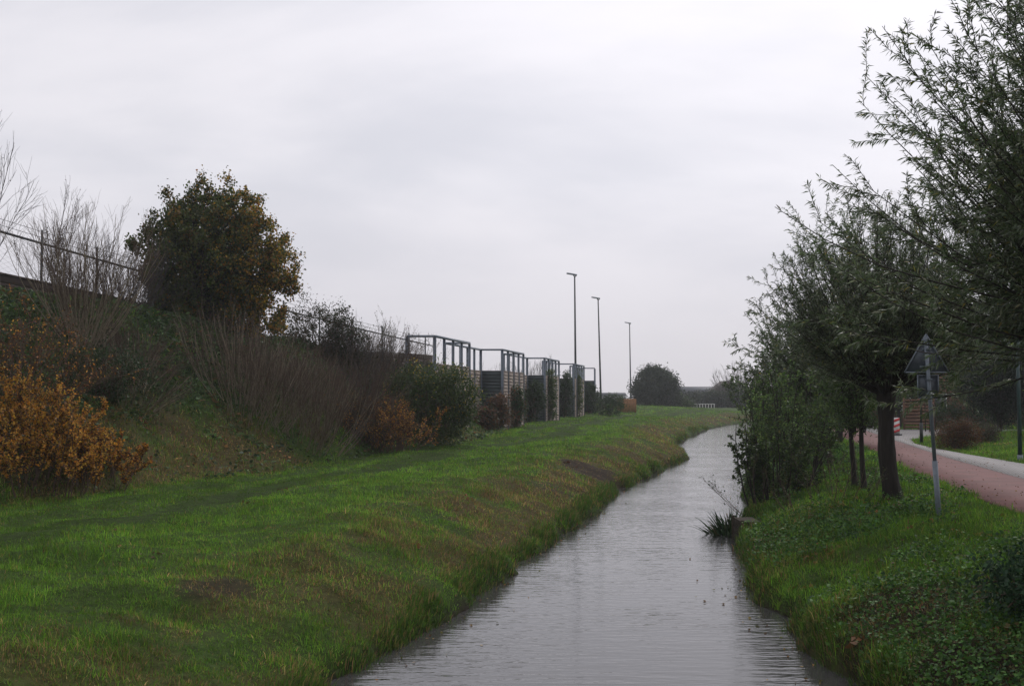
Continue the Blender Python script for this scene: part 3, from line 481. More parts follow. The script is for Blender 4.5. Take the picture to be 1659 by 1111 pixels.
# ------------------------------------------------------------------ left slope: trees and shrubs
def onp(px, py, y0=6): g = G(px, py, y0); return (g[0], g[1], float(terrain(np.array([g[0]]), np.array([g[1]]))[0])-.03)
MAP = [(.08,.095,.02), (.055,.078,.016), (.12,.075,.014), (.19,.11,.018), (.028,.042,.012)]
def maple_hue(p, c, rng):
    k = sst(.2, 3.0, p[:, 0])*.65+sst(4.0, 6.5, p[:, 2])*.35; s = rng.random(len(p)) < k*.75; y = pal(rng, len(p), [(.36,.22,.025), (.24,.17,.025), (.28,.12,.02)], [2, 2, 1.5]); return np.where(s[:, None], y, c)
tb = (-11.3, 38.0, gz(-11.3, 38.0)-.1)
zt = tb[2]
blobtree('maple_tree', 'large rounded maple turning golden brown at the top of the left slope', 'tree', tb,
   [((.4, 0, 2.7), (2.4, 2.3, 2.2)), ((-1.2, 0, 3.1), (1.15, 1.3, 1.5)), ((2.0, 0, 2.9), (1.3, 1.5, 1.35)), ((2.6, 0, 2.1), (.95, .9, .75)), ((.5, 0, 4.2), (1.6, 1.4, 1.0)), ((-.35, 0, 5.2), (.3, .3, .6)), ((.9, 0, 5.45), (.28, .28, .7)), ((1.7, 0, 4.3), (.6, .5, .6)), ((-1.0, 0, 4.4), (.55, .5, .5)), ((-.1, 0, 1.1), (2.1, 1.7, 1.2)), ((1.7, 0, 1.0), (1.3, 1.2, 1.0)), ((-.6, 0, .4), (1.6, 1.4, .8)), ((3.2, 0, 2.0), (.35, .4, .25))],
   61, 90000, .095, .85, MAP, [4, 4, 1.3, .5, 4], (2.2, .2), None, .12, 1250, sprigs=260, hue=maple_hue, limbs=200, shell=.2)
bareshrub('tall bare young tree with upright branches at the far left edge', P(-30, 500, 33), 62, 7, 5.6, .3, 'gtwig', name='bare_tree', r0=.013, twn=14, rx=.12, up=.35, tl=.3, leafn=1, cols=[(.06,.04,.03)])
bareshrub('slender bare tree with a few dead leaves in front of the fence', P(78, 520, 33), 63, 4, 4.6, .16, 'gtwig', name='bare_tree', r0=.013, twn=14, rx=.1, up=.3, leafn=3, cols=[(.05,.04,.035), (.07,.05,.04)], tl=.3)
g1 = 'leafless shrubs on the left slope'
bareshrub('pale bare shrub fanning out against the sky left of the maple', onp(128, 560), 64, 90, 3.6, .6, 'ltwig', g1, leafn=0, r0=.009)
bareshrub('bare shrub with fine upright twigs touching the maple', P(205, 530, 35), 65, 70, 2.8, .6, 'gtwig', g1, r0=.008, leafn=1, cols=[(.05,.04,.02)])
bareshrub('low arching bare shrub right of the orange bush', onp(205, 635), 66, 80, 1.5, 1.2, 'ltwig', g1, up=.15, leafn=1, cols=[(.03,.05,.02)], rx=.4)
bareshrub('low arching bare shrub higher up below the maple', onp(215, 585), 67, 70, 1.3, 1.2, 'twig', g1, up=.2, rx=.4)
bareshrub('big brown bare shrub with pale stems in the middle of the slope', onp(400, 655), 68, 120, 2.75, .72, 'ltwig', g1, rx=.7, lean=(.1, 0), r0=.0095)
bareshrub('big brown bare shrub leaning right over the grass', onp(485, 692), 69, 140, 2.5, .75, 'ltwig', g1, rx=.8, lean=(.15, 0))
bareshrub('bare brown shrub between the big bare shrub and the orange hazel', onp(560, 690), 70, 100, 2.6, 1.0, 'twig', g1, rx=.5, leafn=1, cols=[(.06,.05,.02)])
bareshrub('bare thicket of grey twigs in front of the fence posts', onp(588, 640), 71, 60, 3.0, .8, 'gtwig', g1)
blobtree('leafy_shrub', 'dark green shrub behind the big bare shrubs', 'shrub', P(515, 590, 42), [((0, 0, 1.0), (1.5, 1.3, 1.5)), ((1.0, 0, .6), (1.1, 1.0, 1.2)), ((-1.1, 0, .6), (.9, .9, 1.1))], 72, 16000, .09, .5, [(.035,.045,.018), (.02,.035,.012), (.07,.05,.03), (.05,.04,.025)], [3, 3, 2, 2], clump=.17, nclump=260, limbs=60)
OR = [(.56,.25,.035), (.48,.26,.04), (.2,.08,.03), (.06,.065,.02), (.52,.32,.05), (.08,.035,.02)]
def orange(lab, base, h, spread, seed, n, leafn, w_=(4, 3, 3, 2, 1, 3), rx=.4, lean=(0, 0)):
    o = bareshrub(lab, base, seed, n, h, spread, 'twig', 'autumn orange shrubs on the left slope', rx=rx, leafn=leafn, cols=OR, up=.25, name='orange_shrub', lean=lean, tl=.34, lw=w_, ll=.062); return o
orange('large glowing orange shrub at the left foot of the slope', onp(48, 772), 2.0, .32, 73, 60, 30, (5, 5, 2, 3, 3, 3), rx=.6)
orange('low orange shrub in front of the large glowing one at its right', onp(150, 785), 1.2, .45, 273, 34, 30, rx=.4)
orange('dim reddish shrub at the left frame edge above the large orange shrub', onp(12, 640), 2.3, 1.2, 74, 60, 6, (1, 1, 3, 5, .2, 4))
orange('narrow orange shrub at the right end of the bare thicket', onp(640, 735), 1.65, .5, 75, 45, 14, (2, 3, 4, 2, 1, 5), rx=.4, lean=(-.1, 0))
orange('dark rusty shrub with few orange leaves left of the narrow orange shrub', onp(600, 722), 1.8, 1.0, 275, 60, 7, (1, 1, 3, 3, 0, 5), rx=.5)
bareshrub('reddish bare shrub left of the first barrier bay', P(622, 645, 45), 276, 80, 2.9, .8, 'twig', g1, rx=.5, leafn=2, cols=[(.05,.05,.02), (.10,.05,.03)])
bareshrub('green-tinged bare shrub below the fence posts', P(560, 640, 45), 277, 80, 3.3, .8, 'ltwig', g1, rx=.6, leafn=4, cols=[(.05,.07,.02), (.03,.05,.02)])
blobtree('leafy_shrub', 'low dark green bush under the orange shrub tips', 'shrub', onp(170, 640), [((0, 0, .7), (1.3, 1, .7))], 76, 5000, .07, .5, [(.02,.04,.014), (.03,.055,.02)], [1, 1], clump=.15, nclump=170)
blobtree('leafy_shrub', 'dark bush left of the narrow orange shrub', 'shrub', onp(600, 715), [((0, 0, .7), (1.0, .8, .75)), ((-.9, 0, .6), (.8, .7, .6))], 77, 8000, .08, .5, [(.03,.035,.016), (.05,.04,.02), (.02,.03,.012)], [2, 2, 2], clump=.15, nclump=240)
bk = (-3.25, 42.3); bz = gz(*bk)-.05
blobtree('leafy_shrub', 'large dark green shrub with yellow patches in front of the first barrier bay', 'shrub', (*bk, bz), [((0, 0, 1.8), (1.9, 1.4, 1.5)), ((-.9, 0, 2.1), (1.1, 1.0, 1.1)), ((.8, 0, 2.0), (1.1, 1.0, 1.2)), ((.2, 0, .8), (1.3, 1.0, .9))], 78, 24000, .11, .5, [(.035,.06,.018), (.05,.08,.022), (.075,.10,.025), (.32,.24,.03)], [5, 4, 2, .5], clump=.19, nclump=560, shell=.4, limbs=80)
# growth at the foot of the barrier
def bsh(lab, px, py, wpx, hpx, seed, cols, wts, L=.13, n=3500, name='leafy_shrub', Y=None):
    g = P(px, py, Y) if Y else G(px, py); Y = g[1]; s = Y/F; return blobtree(name, lab, 'shrub', (g[0], Y, gz(g[0], Y)-.05), [((0, 0, hpx*s*.5), (wpx*s/2, wpx*s/2*.6, hpx*s*.5)), ((wpx*s*.12, 0, hpx*s*.75), (wpx*s*.25, wpx*s*.2, hpx*s*.3))], seed, n, L, .6, cols, wts, clump=.15, nclump=max(60, n//40), shell=.3, limbs=24)
DG = [(.03,.055,.02), (.045,.08,.025)]; YG = [(.07,.11,.02), (.04,.08,.02), (.1,.12,.02)]; RB = [(.16,.07,.03), (.09,.05,.03), (.05,.05,.02)]
bsh('reddish brown shrub right of the large dark green shrub', 806, 684, 46, 60, 81, RB, [3, 3, 2], Y=59.5)
bsh('mixed green shrub under the planks of the second barrier bay', 835, 682, 30, 64, 82, DG+RB[:1], [3, 3, 1], Y=63.5)
bsh('dark ivy-covered shrub below the third dark barrier panel', 864, 682, 36, 74, 83, DG, [3, 1], Y=74)
bsh('yellow-green shrub at the third plank panels', 890, 678, 20, 84, 84, YG, [2, 3, 1], Y=76.5)
bsh('dark shrub against the fourth dark barrier panel', 914, 677, 30, 72, 85, DG, [3, 1], Y=88)
bsh('yellow-green climbing shrub at the fourth plank panels', 934, 675, 18, 72, 86, YG, [2, 3, 1], Y=91)
bsh('tall dark shrub against the last barrier bay', 956, 672, 34, 48, 87, DG, [3, 1], Y=102)
bsh('wide low dark shrub spreading beyond the last barrier bay', 985, 671, 64, 34, 88, DG, [3, 1], n=5000, Y=101)
bsh('young reddish shrub at the foot of the second dark panel', 786, 690, 34, 34, 89, RB, [2, 3, 3], Y=57)
# ------------------------------------------------------------------ slotted noise barrier
u = np.array([.207, 1.0, 0]); u /= np.linalg.norm(u); nrm = np.array([1.0, 0, 0])
def build_barrier():
    Ys = [47, 61, 75, 89, 103]; X0 = lambda Y: -4.72+.207*(Y-47); root = thing('noise_barrier', 'zigzag noise barrier of steel frames with dark panels and weathered planks', 'barrier', (X0(47), 47, gz(X0(47), 47)-.2))
    H = 5.8; PT = 4.6; W = 1.25
    def post(x, y, s=.14):
        zb = gz(x, y)-.3; m = MB(); m.box((x-s/2+.01, y, (H+zb)/2), (.02, s, H-zb), .2); m.box((x+s/2-.01, y, (H+zb)/2), (.02, s, H-zb), .2); m.box((x, y, (H+zb)/2), (s-.03, .02, H-zb), .2); m.build('post', 'barrier_steel', root)
    def rail(a, b): MB().beam((*a, H+.04), (*b, H+.04), .12, .1).build('rail', 'barrier_steel', root)
    def panel(a, b, kind):
        a = np.array(a); b = np.array(b); d = b-a; L = np.linalg.norm(d); d = d/L; a = a+d*.07; b = b-d*.07; zb = .9; m = MB(); k = .19
        m.beam((*a, (zb+PT)/2), (*b, (zb+PT)/2), .03, PT-zb)
        nb = int((PT-zb)/k)
        for i in range(nb):
            z = zb+k*(i+.5); m.beam((*a, z), (*b, z), .05 if (i % 2 or kind == 'plank') else .062, k-.005)
        m.beam((*a, PT), (*b, PT), .09, .05)
        m.build('plank_panel' if kind == 'plank' else 'dark_panel', 'plank' if kind == 'plank' else 'dark_panel', root)
    for i, Y in enumerate(Ys):
        L = 6.3; a = (X0(Y), Y); b = (X0(Y)+W, Y); e = (X0(Y+L)+W, Y+L); r = (X0(Y+L), Y+L); nx = (X0(Y+14), Y+14)
        post(*a); post(*b); rail(a, b); panel(a, b, 'dark')
        if i == 4:
            break
        seg = 4; pr = b
        for k in range(1, seg+1):
            t = k/seg; p = (b[0]+(e[0]-b[0])*t, b[1]+(e[1]-b[1])*t); post(*p, .12); panel(pr, p, 'plank'); pr = p
        rail(b, e); rail(e, r); panel(e, r, 'dark'); post(*r, .12); pr = r
        for k in range(1, 5):
            t = k/5; p = (r[0]+(nx[0]-r[0])*t, r[1]+(nx[1]-r[1])*t); post(*p, .12); panel(pr, p, 'plank'); pr = p
        panel(pr, nx, 'plank'); rail(r, nx)
build_barrier()
# ------------------------------------------------------------------ wall and wire fence on top of the left slope
FL = [(0, 375, 30.5), (200, 432, 37), (420, 492, 45), (583, 533, 53), (660, 551, 57.5), (700, 560, 62)]
FL = [(-170, 322, 26)]+FL
FP = np.array([P(*a) for a in FL]); WPX = [(-170, 400, 26), (0, 445, 30.5), (200, 487, 37), (420, 553, 45), (583, 571, 53), (660, 574, 57.5), (700, 577, 62)]; WP = np.array([P(*a) for a in WPX])
root = thing('retaining_wall', 'dark brown boarded wall along the top of the left slope', 'wall', (WP[0][0], WP[0][1], 4))
m = MB()
for a, b in zip(WP[:-1], WP[1:]):
    for k in range(9):
        m.beam(a-[0, 0, .12+.22*k], b-[0, 0, .12+.22*k], .08, .216)
m.build('boards', 'brown_wall', root)
m = MB(); [m.beam(a+[0, 0, .03], b+[0, 0, .03], .16, .06) for a, b in zip(WP[:-1], WP[1:])]; m.build('coping', 'brown_wall', root)
root = thing('wire_fence', 'wire mesh fence with steel top rail rising to the left above the wall', 'fence', (FP[0][0], FP[0][1], 6))
m = MB(); [m.beam(a, b, .06, .06) for a, b in zip(FP[:-1], FP[1:])]; m.build('top_rail', 'dark_metal', root)
segs = []
cum = np.concatenate([[0], np.cumsum(np.linalg.norm(np.diff(FP, axis=0), axis=1))])
for s_ in np.arange(.5, cum[-1], 3.0):
    p = np.array([np.interp(s_, cum, FP[:, k]) for k in range(3)]); wz = np.interp(p[1], WP[:, 1], WP[:, 2])
    MB().cyl((p[0], p[1], wz-.8), (p[0], p[1], p[2]+.42), .04, .04, 8).build('post', 'dark_metal', root); segs.append(p)
m = MB(); [m.cyl(a+[0, 0, h], b+[0, 0, h], .008, .008, 4) for h in (.18, .36) for a, b in zip(segs[:-1], segs[1:])]; m.build('barbed_wire', 'dark_metal', root)
m = MB()
for a, b in zip(segs[:-1], segs[1:]):
    w0, w1 = [np.interp(q_[1], WP[:, 1], WP[:, 2]) for q_ in (a, b)]
    for sgn in (0, 1):
        for k in np.arange(-1.2, 1, .14):
            t0, t1 = (k, k+1.2) if not sgn else (k+1.2, k); lo = max(0, -k/1.2); hi = min(1, (1-k)/1.2)
            if hi <= lo: continue
            pt = lambda v: np.array([*(a+(b-a)*((k+1.2*v) if not sgn else (k+1.2*(v))))[:2], 0])+np.array([0, 0, (lambda q: (w0+(w1-w0)*q)+((a[2]+(b[2]-a[2])*q)-(w0+(w1-w0)*q))*(v if not sgn else 1-v))(k+1.2*v)])
            m.beam(pt(lo), pt(hi), .0028, .0028)
m.build('mesh', 'dark_metal', root)
# ------------------------------------------------------------------ motorway lamps
def lamp(lab, px, ptop, Y, zb, rz):
    t = P(px[0], ptop, Y); bx = P(px[1], 640, Y)[0]; b = np.array([bx, Y, zb]); root = thing('street_lamp', lab, 'street lamp', b, 'tall motorway lamps behind the barrier')
    MB().cyl(b, t-[0, 0, .15], .13, .07, 12).build('pole', 'dark_metal', root, smooth=True)
    MB().cyl(t-[0, 0, .15], t+[-.12, 0, .02], .06, .05, 8).cyl(t-[0, 0, .18], t+[.16, 0, -.02], .05, .05, 8).build('bracket', 'dark_metal', root)
    q = t+np.array([.22, 0, -.04]); m = MB(); m.poly([q+np.array(v) for v in ((0, -.1, 0), (-.3, -.17, .05), (-.8, -.19, .14), (-1.02, -.08, .17), (-1.02, .08, .17), (-.8, .19, .14), (-.3, .17, .05), (0, .1, 0))], (.02, 0, .13)); m.build('lamp_head', 'galv', root, .02)
lamp('tallest motorway lamp nearest to the last barrier bay', (931, 933), 446, 102, 1.2, 0)
lamp('middle motorway lamp above the low dark shrubs', (969, 974), 484, 124, 1.2, 0)
lamp('smallest motorway lamp rising at the big round tree', (1020, 1022), 524, 166, 1.0, 0)
# ------------------------------------------------------------------ beyond the dike
HG = [(.03,.042,.025), (.022,.035,.02), (.04,.05,.022)]
blobtree('round_tree', 'big round dark tree standing alone on the grass horizon', 'tree', (20.2, 148, .9), [((0, 0, 3.6), (3.3, 3, 2.9)), ((1.3, 0, 2.8), (2.4, 2.4, 2.4)), ((-1.3, 0, 2.9), (2.1, 2.2, 2.2)), ((-.2, 0, 5.0), (1.7, 1.7, 1.3)), ((.4, 0, 1.6), (3.3, 2.5, 1.5))], 91, 26000, .26, .7, HG, [3, 3, 1], (3, .3), None, .35, 700, limbs=50)
blobtree('leafy_shrub', 'small pale green bush right of the big round tree', 'shrub', (24.2, 150, 1.2), [((0, 0, .9), (1.1, .9, 1.0)), ((.9, 0, .5), (1.0, .8, .6))], 92, 3000, .2, .7, [(.06,.09,.03), (.05,.08,.03)], [1, 1], clump=.25, nclump=90)
def hedge(lab, px0, px1, ytop, Y, seed, cols, n=9000, zb=.8):
    a = P(px0, ytop, Y); b = P(px1, ytop, Y); w_ = b[0]-a[0]; h = a[2]-zb; k = max(2, int(w_/3)); rg = np.random.default_rng(seed)
    lob = [((-w_/2+w_*(i+.5)/k, 0, h*.5), (w_/k*.75, 1.5, h*.5*rg.uniform(.85, 1.12))) for i in range(k)]
    return blobtree('hedge', lab, 'hedge', ((a[0]+b[0])/2, Y, zb), lob, seed, n, .32, .7, cols, [1]*len(cols), clump=.35, nclump=n//35, shell=.3)
hedge('grey-green hedge behind the white railing', 1092, 1150, 636, 185, 93, HG)
hedge('hazy hedge left of the right bank bushes beside the railing', 1140, 1215, 632, 178, 94, HG, 11000)
hedge('distant low hedge left of the big round tree', 940, 1030, 646, 260, 95, HG, 9000)
hedge('long distant hedge seen past the right bank trees', 1200, 1500, 628, 210, 96, HG, 22000)
hedge('distant tree line seen through the barrier frames', 820, 960, 634, 300, 97, HG, 9000)
hedge('distant tree line far to the left behind the embankment', 380, 830, 628, 330, 98, HG, 14000)
def farbare(lab, px, py, Y, h, seed): bareshrub(lab, (P(px, 640, Y)[0], Y, .8), seed, 22, h, .8, 'gtwig', 'distant bare trees', r0=.04, twn=8, rx=.3, name='bare_tree', up=.3)
farbare('bare tree above the brick gable at the canal bend', 1192, 590, 195, 8.2, 101)
farbare('second bare tree right behind the brick gable', 1203, 600, 200, 7.6, 102)
farbare('distant bare tree seen inside the third barrier frame', 866, 582, 230, 10.5, 103)
farbare('distant bare tree seen inside the second barrier frame', 793, 586, 250, 11, 104)
farbare('pale distant bare tree just left of the second barrier frame', 850, 590, 260, 10, 105)
def house(name, lab, cx, Y, w_, dp, hw, hr, axis, wall, zb=.9, rz=0, wins=((-.3, 1.2), (.3, 1.2))):
    root = thing(name, lab, 'building', (cx, Y, zb)); MB().box((cx, Y+dp/2, zb+hw/2), (w_, dp, hw)).build('wall', wall, root)
    m = MB(); o = .3
    if axis == 'x':   # ridge along x
        y0, y1 = Y-o, Y+dp+o; x0, x1 = cx-w_/2-o, cx+w_/2+o; m.poly([(x0, y0, zb+hw), (x0, y1, zb+hw), (x0, (y0+y1)/2, zb+hw+hr)], (x1-x0, 0, 0))
    else:
        x0, x1 = cx-w_/2-o, cx+w_/2+o; m.poly([(x0, Y-.1, zb+hw), (x1, Y-.1, zb+hw), (cx, Y-.1, zb+hw+hr)], (0, dp+.2, 0))
    m.build('roof', 'roof' if axis == 'x' else M['brown_wall'], root)
    for fx, fz in wins:
        x = cx+fx*w_; q = MB().box((x, Y-.03, zb+fz), (1.3, .1, 1.3)).build('window', 'white', root)
        MB().box((x, Y-.07, zb+fz), (1.14, .06, 1.14)).build('pane', 'glass', root).parent = q
        bpy.data.objects[q.name].children[0].location = (0, 0, 0)
    return root
b_ = P(1100, 640, 240)[0]; e_ = P(1200, 640, 240)[0]
house('long_house', 'long low building with a blue-grey slate roof beyond the railing', (b_+e_)/2, 240, e_-b_, 8, 2.4, 1.9, 'x', 'grey_wall', wins=((-.3, 1.4), (-.1, 1.4), (.1, 1.4)))
house('brick_house', 'brown gabled house partly hidden by the bushes at the canal bend', P(1181, 640, 215)[0], 215, 5.2, 9, 3.0, 2.3, 'y', 'brick')
house('flat_house', 'grey low building between the middle lamp and the round tree', P(985, 640, 280)[0], 280, 9.5, 8, 2.2, .8, 'x', 'grey_wall')
house('brick_house', 'brick house with white windows behind the garden trees on the right', 31.5, 74, 13, 9, 5.2, 3.2, 'x', 'brick', 1.1, wins=((-.36, 1.6), (-.12, 1.6), (.14, 1.6), (.36, 1.6), (-.3, 4.1), (0, 4.1), (.3, 4.1)))
# white railing of the little bridge
root = thing('bridge_railing', 'white railing of a small bridge beyond the grass', 'railing', (26.5, 152, 1.0))
x0, x1 = P(1115, 650, 152)[0], P(1157, 650, 152)[0]; m = MB(); [m.box((x0+(x1-x0)*k/9, 152, 1.45), (.09, .09, .95)) for k in range(10)]; m.build('balusters', 'white', root)
MB().box(((x0+x1)/2, 152, 1.93), (x1-x0+.2, .1, .08)).build('top_rail', 'white', root); MB().box(((x0+x1)/2, 152.2, .86), (x1-x0+3, 1.6, .28)).build('deck', 'timber', root)
# orange board fence
a = P(1000, 650, 112); b = P(1031, 650, 112); root = thing('board_fence', 'short orange-brown board fence beyond the dark shrubs', 'fence', (a[0], 112, 1.5)); m = MB()
n_ = 16
for k in range(n_): x = a[0]+(b[0]-a[0])*(k+.5)/n_; m.box((x, 112+.02*(k % 2), 2.05), ((b[0]-a[0])/n_-.012, .025, 1.5+.04*(k % 3)))
m.build('boards', 'orange_wood', root); MB().box(((a[0]+b[0])/2, 112.05, 2.5), (b[0]-a[0], .04, .08)).build('rail', 'orange_wood', root)
# sapling by the first bay
bareshrub('thin sapling with a few small leaves rising behind the first barrier bay', (P(683, 600, 49.5)[0], 49.5, 1.9), 106, 5, 4.6, .22, 'gtwig', name='sapling', r0=.02, twn=8, rx=.08, leafn=7, cols=[(.06,.07,.03), (.10,.08,.04)], tl=.22)
# ------------------------------------------------------------------ traffic sign seen from behind
def build_sign():
    g = G(1521, 832); bx, by = g[0], g[1]; zb = gz(bx, by)-.3; root = thing('traffic_sign', 'grey back of a triangular traffic sign over a small plate on a leaning pole', 'road sign', (bx, by, zb)); k = by/F
    Lx = -.056; pos = lambda z: np.array([bx+Lx*(z-zb-.3), by, z]); zt = 3.2+(640-545)*k
    MB().cyl(pos(zb), pos(zb+.3+.98), .047, .047, 16).build('pole_sleeve', 'galv', root, smooth=True); MB().cyl(pos(zb+.3+.96), pos(zt), .034, .034, 16).build('pole', 'galv', root, smooth=True)
    zc = 3.2+(640-603)*k; s_ = .8; h = s_*.866; c = pos(zc); f = .05
    tri = lambda s2, off: [c+np.array([-s2/2, .06, off]), c+np.array([s2/2, .06, off]), c+np.array([0, .06, off+s2*.866])]
    pl = MB().poly(tri(s_-.04, .012), (0, .012, 0)).build('triangle_plate', 'panel_glass', root)
    m = MB(); t = tri(s_, 0); [m.beam(t[i], t[(i+1) % 3], .03, .022) for i in range(3)]; m.build('plate_rim', 'galv', root).parent = root
    m = MB(); m.box(c+np.array([0, .045, .1]), (.26, .02, .035)); m.box(c+np.array([0, .045, .42]), (.16, .02, .035)); m.box(c+[0, -.02, .1], (.09, .09, .04)); m.box(c+[0, -.02, .42], (.09, .09, .04)); m.build('clamp', 'galv', root, .003)
    c2 = pos(zc-.05-.21); m = MB().box(c2+[0.0, .06, 0], (.37, .012, .41)); m.build('small_plate', 'panel_glass', root)
    m = MB(); [m.box(c2+np.array([sx*.185, .05, 0]), (.016, .03, .43)) for sx in (-1, 1)]; [m.box(c2+np.array([0, .05, sz*.205]), (.354, .03, .016)) for sz in (-1, 1)]; m.build('plate_rim', 'galv', root)
    m = MB(); [m.box(c2+np.array([0, -.0, dz]), (.09, .1, .035)) for dz in (-.13, .13)]; m.build('clamp', 'galv', root, .003)
build_sign()
# ------------------------------------------------------------------ beside and beyond the red path
g = P(1493, 717, 46); root = thing('lamp_post', 'slim black lamp post on the lawn corner behind the sign', 'lamp post', (g[0], 46, 1.1))
MB().cyl((g[0], 46, 1.0), (g[0], 46, 2.0), .075, .07, 14).cyl((g[0], 46, 2.0), (g[0], 46, 4.6), .045, .04, 12).build('post', 'black_paint', root, smooth=True)
MB().cyl((g[0], 46, 4.6), (g[0], 46, 4.95), .1, .22, 14).cyl((g[0], 46, 4.95), (g[0], 46, 5.1), .26, .08, 14).build('lantern', 'black_paint', root, smooth=True)
g = P(1653, 747, 33.5); zb = gz(g[0], 33.5); root = thing('lamp_post', 'dark green lamp post with grey foot at the right frame edge', 'lamp post', (g[0], 33.5, zb))
MB().cyl((g[0], 33.5, zb-.1), (g[0], 33.5, zb+.2), .085, .085, 14).build('foot', 'galv', root, smooth=True); MB().cyl((g[0], 33.5, zb+.2), (g[0], 33.5, zb+4.6), .07, .045, 14).build('post', 'green_paint', root, smooth=True)
MB().cyl((g[0], 33.5, zb+4.6), (g[0], 33.5, zb+4.9), .1, .22, 14).cyl((g[0], 33.5, zb+4.9), (g[0], 33.5, zb+5.05), .26, .08, 14).build('lantern', 'green_paint', root, smooth=True)
g = P(1453, 706, 54); root = thing('barrier_board', 'red and white striped warning board at the roadside', 'warning board', (g[0], 54, 1.14)); x = g[0]
MB().box((x, 54, 1.62), (.3, .03, .86)).build('board', 'white', root)
m = MB()
for k in range(3): z = 1.34+k*.28; m.poly([(x-.15, 53.982, z-.09), (x+.15, 53.982, z+.02), (x+.15, 53.982, z+.15), (x-.15, 53.982, z+.04)], (0, -.004, 0))
m.build('stripes', 'red', root); MB().box((x, 54, 1.18), (.45, .3, .1)).build('foot', 'dark_metal', root, .02)
a = P(1465, 650, 63); b = P(1513, 650, 63); root = thing('slat_fence', 'brown garden fence of wide horizontal slats behind the warning board', 'fence', (a[0], 63, 1.1)); m = MB()
for k in range(9): m.box(((a[0]+b[0])/2, 63, 1.3+k*.2), (b[0]-a[0], .03, .12))
m.build('slats', 'fence_wood', root); [MB().box((x_, 63.06, 2.05), (.09, .09, 2.0)).build('post', 'fence_wood', root) for x_ in (a[0], (a[0]+b[0])/2, b[0])]
def brush(lab, px, py, wpx, hpx, seed, cols, wts, n, L): return bsh(lab, px, py, wpx, hpx, seed, cols, wts, L, n, 'garden_shrub')
brush('rounded rusty brown shrub on the lawn right of the sign pole', 1552, 728, 74, 46, 111, [(.14,.06,.02), (.09,.04,.02), (.05,.05,.02), (.06,.03,.02)], [3, 3, 2, 3], 11000, .055)
brush('dull green low shrub touching the rusty brown shrub', 1597, 717, 44, 28, 112, [(.05,.055,.025), (.06,.045,.03)], [2, 2], 4000, .055)
g = P(1619, 712, 50)
blobtree('evergreen_tree', 'very dark dense evergreen tree on a short trunk on the lawn', 'tree', (g[0], 50, gz(g[0], 50)-.05), [((.2, 0, 1.5), (.95, .9, 1.0)), ((-.95, 0, 2.4), (.7, .7, 1.6)), ((.2, 0, 3.0), (1.1, 1, 1.4)), ((1.2, 0, 2.4), (.9, .9, 1.2))], 113, 22000, .09, .6, [(.01,.02,.012), (.014,.026,.014)], [1, 1], (1.2, .13), None, .15, 600, 'dull_leaf', limbs=50)
def gtree(lab, X, Y, h, r, seed, cols, L=.16, n=12000): return blobtree('garden_tree', lab, 'tree', (X, Y, 1.0), [((0, 0, h*.62), (r, r, h*.36)), ((r*.4, 0, h*.8), (r*.6, r*.6, h*.2)), ((-r*.5, 0, h*.5), (r*.6, r*.6, h*.22))], seed, n, L, .6, cols, [1]*len(cols), (h*.4, .14), 'trees in the gardens on the right', .3, 420)
gtree('green garden tree left of the brick house', 25.0, 68, 6.0, 2.3, 121, GR)
gtree('garden tree in front of the middle of the brick house', 29.5, 66, 6.4, 2.2, 122, GR)
gtree('dark garden tree at the right end of the brick house', 27.5, 56, 6.2, 2.2, 123, DG)
gtree('garden tree nearest the side road on the far right', 25.5, 46, 6.5, 2.4, 124, GR)
gtree('garden tree beyond the red path where it bends away', 28.0, 88, 6.0, 2.6, 125, GR)
gtree('dim garden tree behind the slat fence', 23.0, 74, 4.5, 2.0, 126, DG)
def ghedge(lab, X0_, X1_, Y, h, seed): k = 4; return blobtree('hedge', lab, 'hedge', ((X0_+X1_)/2, Y, 1.05), [(((X1_-X0_)*((i+.5)/k-.5), 0, h*.5), ((X1_-X0_)/k*.65, .6, h*.52)) for i in range(k)], seed, 9000, .13, .6, DG+[(.04,.06,.02)], [1, 1, 1], clump=.15, nclump=300)
ghedge('dark hedge behind the lawn right of the slat fence', 25.5, 33, 64, 1.7, 127)
ghedge('low hedge along the far side of the side road', 17.6, 22.6, 66, 1.2, 128)
# stakes with young tree
g = P(1543, 694, 57); root = thing('staked_sapling', 'young sapling tied between two thin stakes on the verge', 'sapling', (g[0], 60, 1.1))
for dx in (-.28, .28): MB().cyl((g[0]+dx, 60, 1.0), (g[0]+dx, 60, 2.9), .035, .03, 8).build('stake', 'timber', root)
rg = np.random.default_rng(5); st = grow(rg, np.array([[g[0], 60.05, 1.0]]), np.array([[0, 0, 1.]]), [3.4], 8, (0, 0, 0), .03); k1 = kids(rg, st, 14, .45, 1, .6, .9, 5, (0, 0, .4), .1); tube_obj('trunk', [(st, rad(1, 8, .035, .012)), (k1, rad(14, 5, .01, .004))], 'bark', root, (6, 3)); leaf_obj('crown', rg, [(k1, 1)], 25, .1, .5, GR, [1, 1, 1, 1], root)
# low timber rails on the bank
def lowrail(lab, px, py, wpx):
    g = G(px, py); X, Y = g[0], g[1]; z = gz(X, Y); s = Y/F; w_ = wpx*s; root = thing('timber_rail', lab, 'rail', (X, Y, z), 'low timber rails between bank and path')
    MB().box((X, Y, z+.16), (.12, .12, .6)).build('post', 'timber', root, .008); MB().box((X-w_, Y+.25, z+.16), (.12, .12, .6)).build('post', 'timber', root, .008); MB().beam((X+.08, Y, z+.5), (X-w_-.08, Y+.25, z+.5), .14, .1).build('beam', 'timber', root, .008)
lowrail('nearer low timber rail on two posts beside the willow trunk', 1344, 757, 18)
lowrail('farther low timber rail where the red path narrows', 1312, 716, 14)
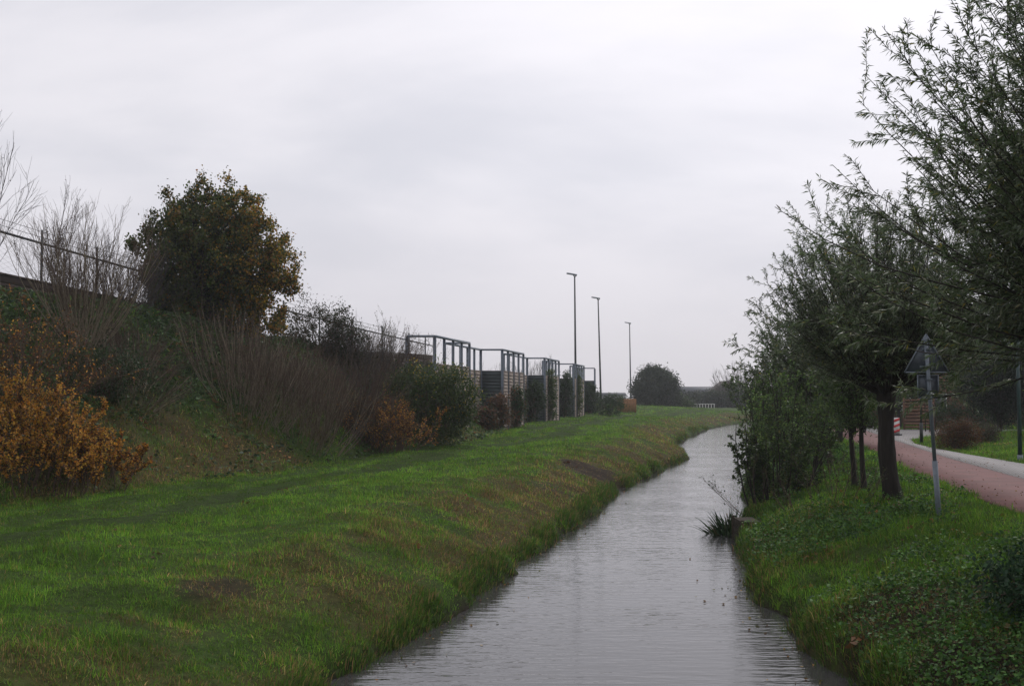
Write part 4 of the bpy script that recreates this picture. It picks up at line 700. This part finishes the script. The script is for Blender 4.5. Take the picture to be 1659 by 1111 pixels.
# small growth in the foreground right
bareshrub('thin sapling with sparse leaves leaning in at the lower right edge', (7.2, 14.2, gz(7.2, 14.2)-.05), 131, 3, 1.9, .3, 'twig', name='sapling', r0=.009, twn=5, rx=.05, leafn=3, cols=[(.05,.07,.03)], lean=(-.18, 0), tl=.25)
bareshrub('dry brown weed stalks on the bank left of the thick willow trunk', (6.6, 22.0, gz(6.6, 22.0)-.03), 132, 14, 1.1, .7, 'twig', name='weed_stalks', r0=.006, leafn=2, cols=[(.05,.06,.025)], rx=.5, twn=3)
bareshrub('dry weed stalks between the two slim young trunks and the path', (8.0, 24.5, gz(8.0, 24.5)-.03), 133, 12, 1.2, .7, 'twig', name='weed_stalks', r0=.006, leafn=2, cols=[(.05,.06,.025)], rx=.4, twn=3)
blobtree('bramble_bush', 'dark green leafy bush at the lower right edge of the picture', 'bush', (5.6, 10.9, gz(5.6, 10.9)-.05), [((0, 0, .3), (.75, .8, .45)), ((.5, .5, .4), (.6, .6, .4))], 134, 7000, .06, .65, [(.02,.05,.022), (.03,.07,.028)], [1, 1], clump=.09, nclump=260, mat='dull_leaf')
for i, (px, py, lab) in enumerate(((1250, 742, 'low green bush at the water edge among the tall stems'), (1235, 800, 'low dark bush above the timber landing'))):
    g = G(px, py); blobtree('leafy_shrub', lab, 'shrub', (g[0], g[1], gz(g[0], g[1])-.05), [((0, 0, .4), (.6, .6, .42))], 140+i, 3500, .07, .55, GR, [3, 3, 3, .6], clump=.12, nclump=170)
# ------------------------------------------------------------------ damp air
m_, t = nodes('damp_air'); t.nodes.remove(t.nodes['Principled BSDF']); pv = nn(t, 'ShaderNodeVolumePrincipled'); pv.inputs['Color'].default_value = (.93, .95, 1, 1); pv.inputs['Density'].default_value = .0005; pv.inputs['Anisotropy'].default_value = .2
t.links.new(pv.outputs[0], t.nodes['Material Output'].inputs['Volume'])
hb = MB().box((30, 230, 11), (1100, 640, 26)).build('haze', m_); tagit(hb, 'thin pale damp air over the whole scene', 'haze', kind='stuff')
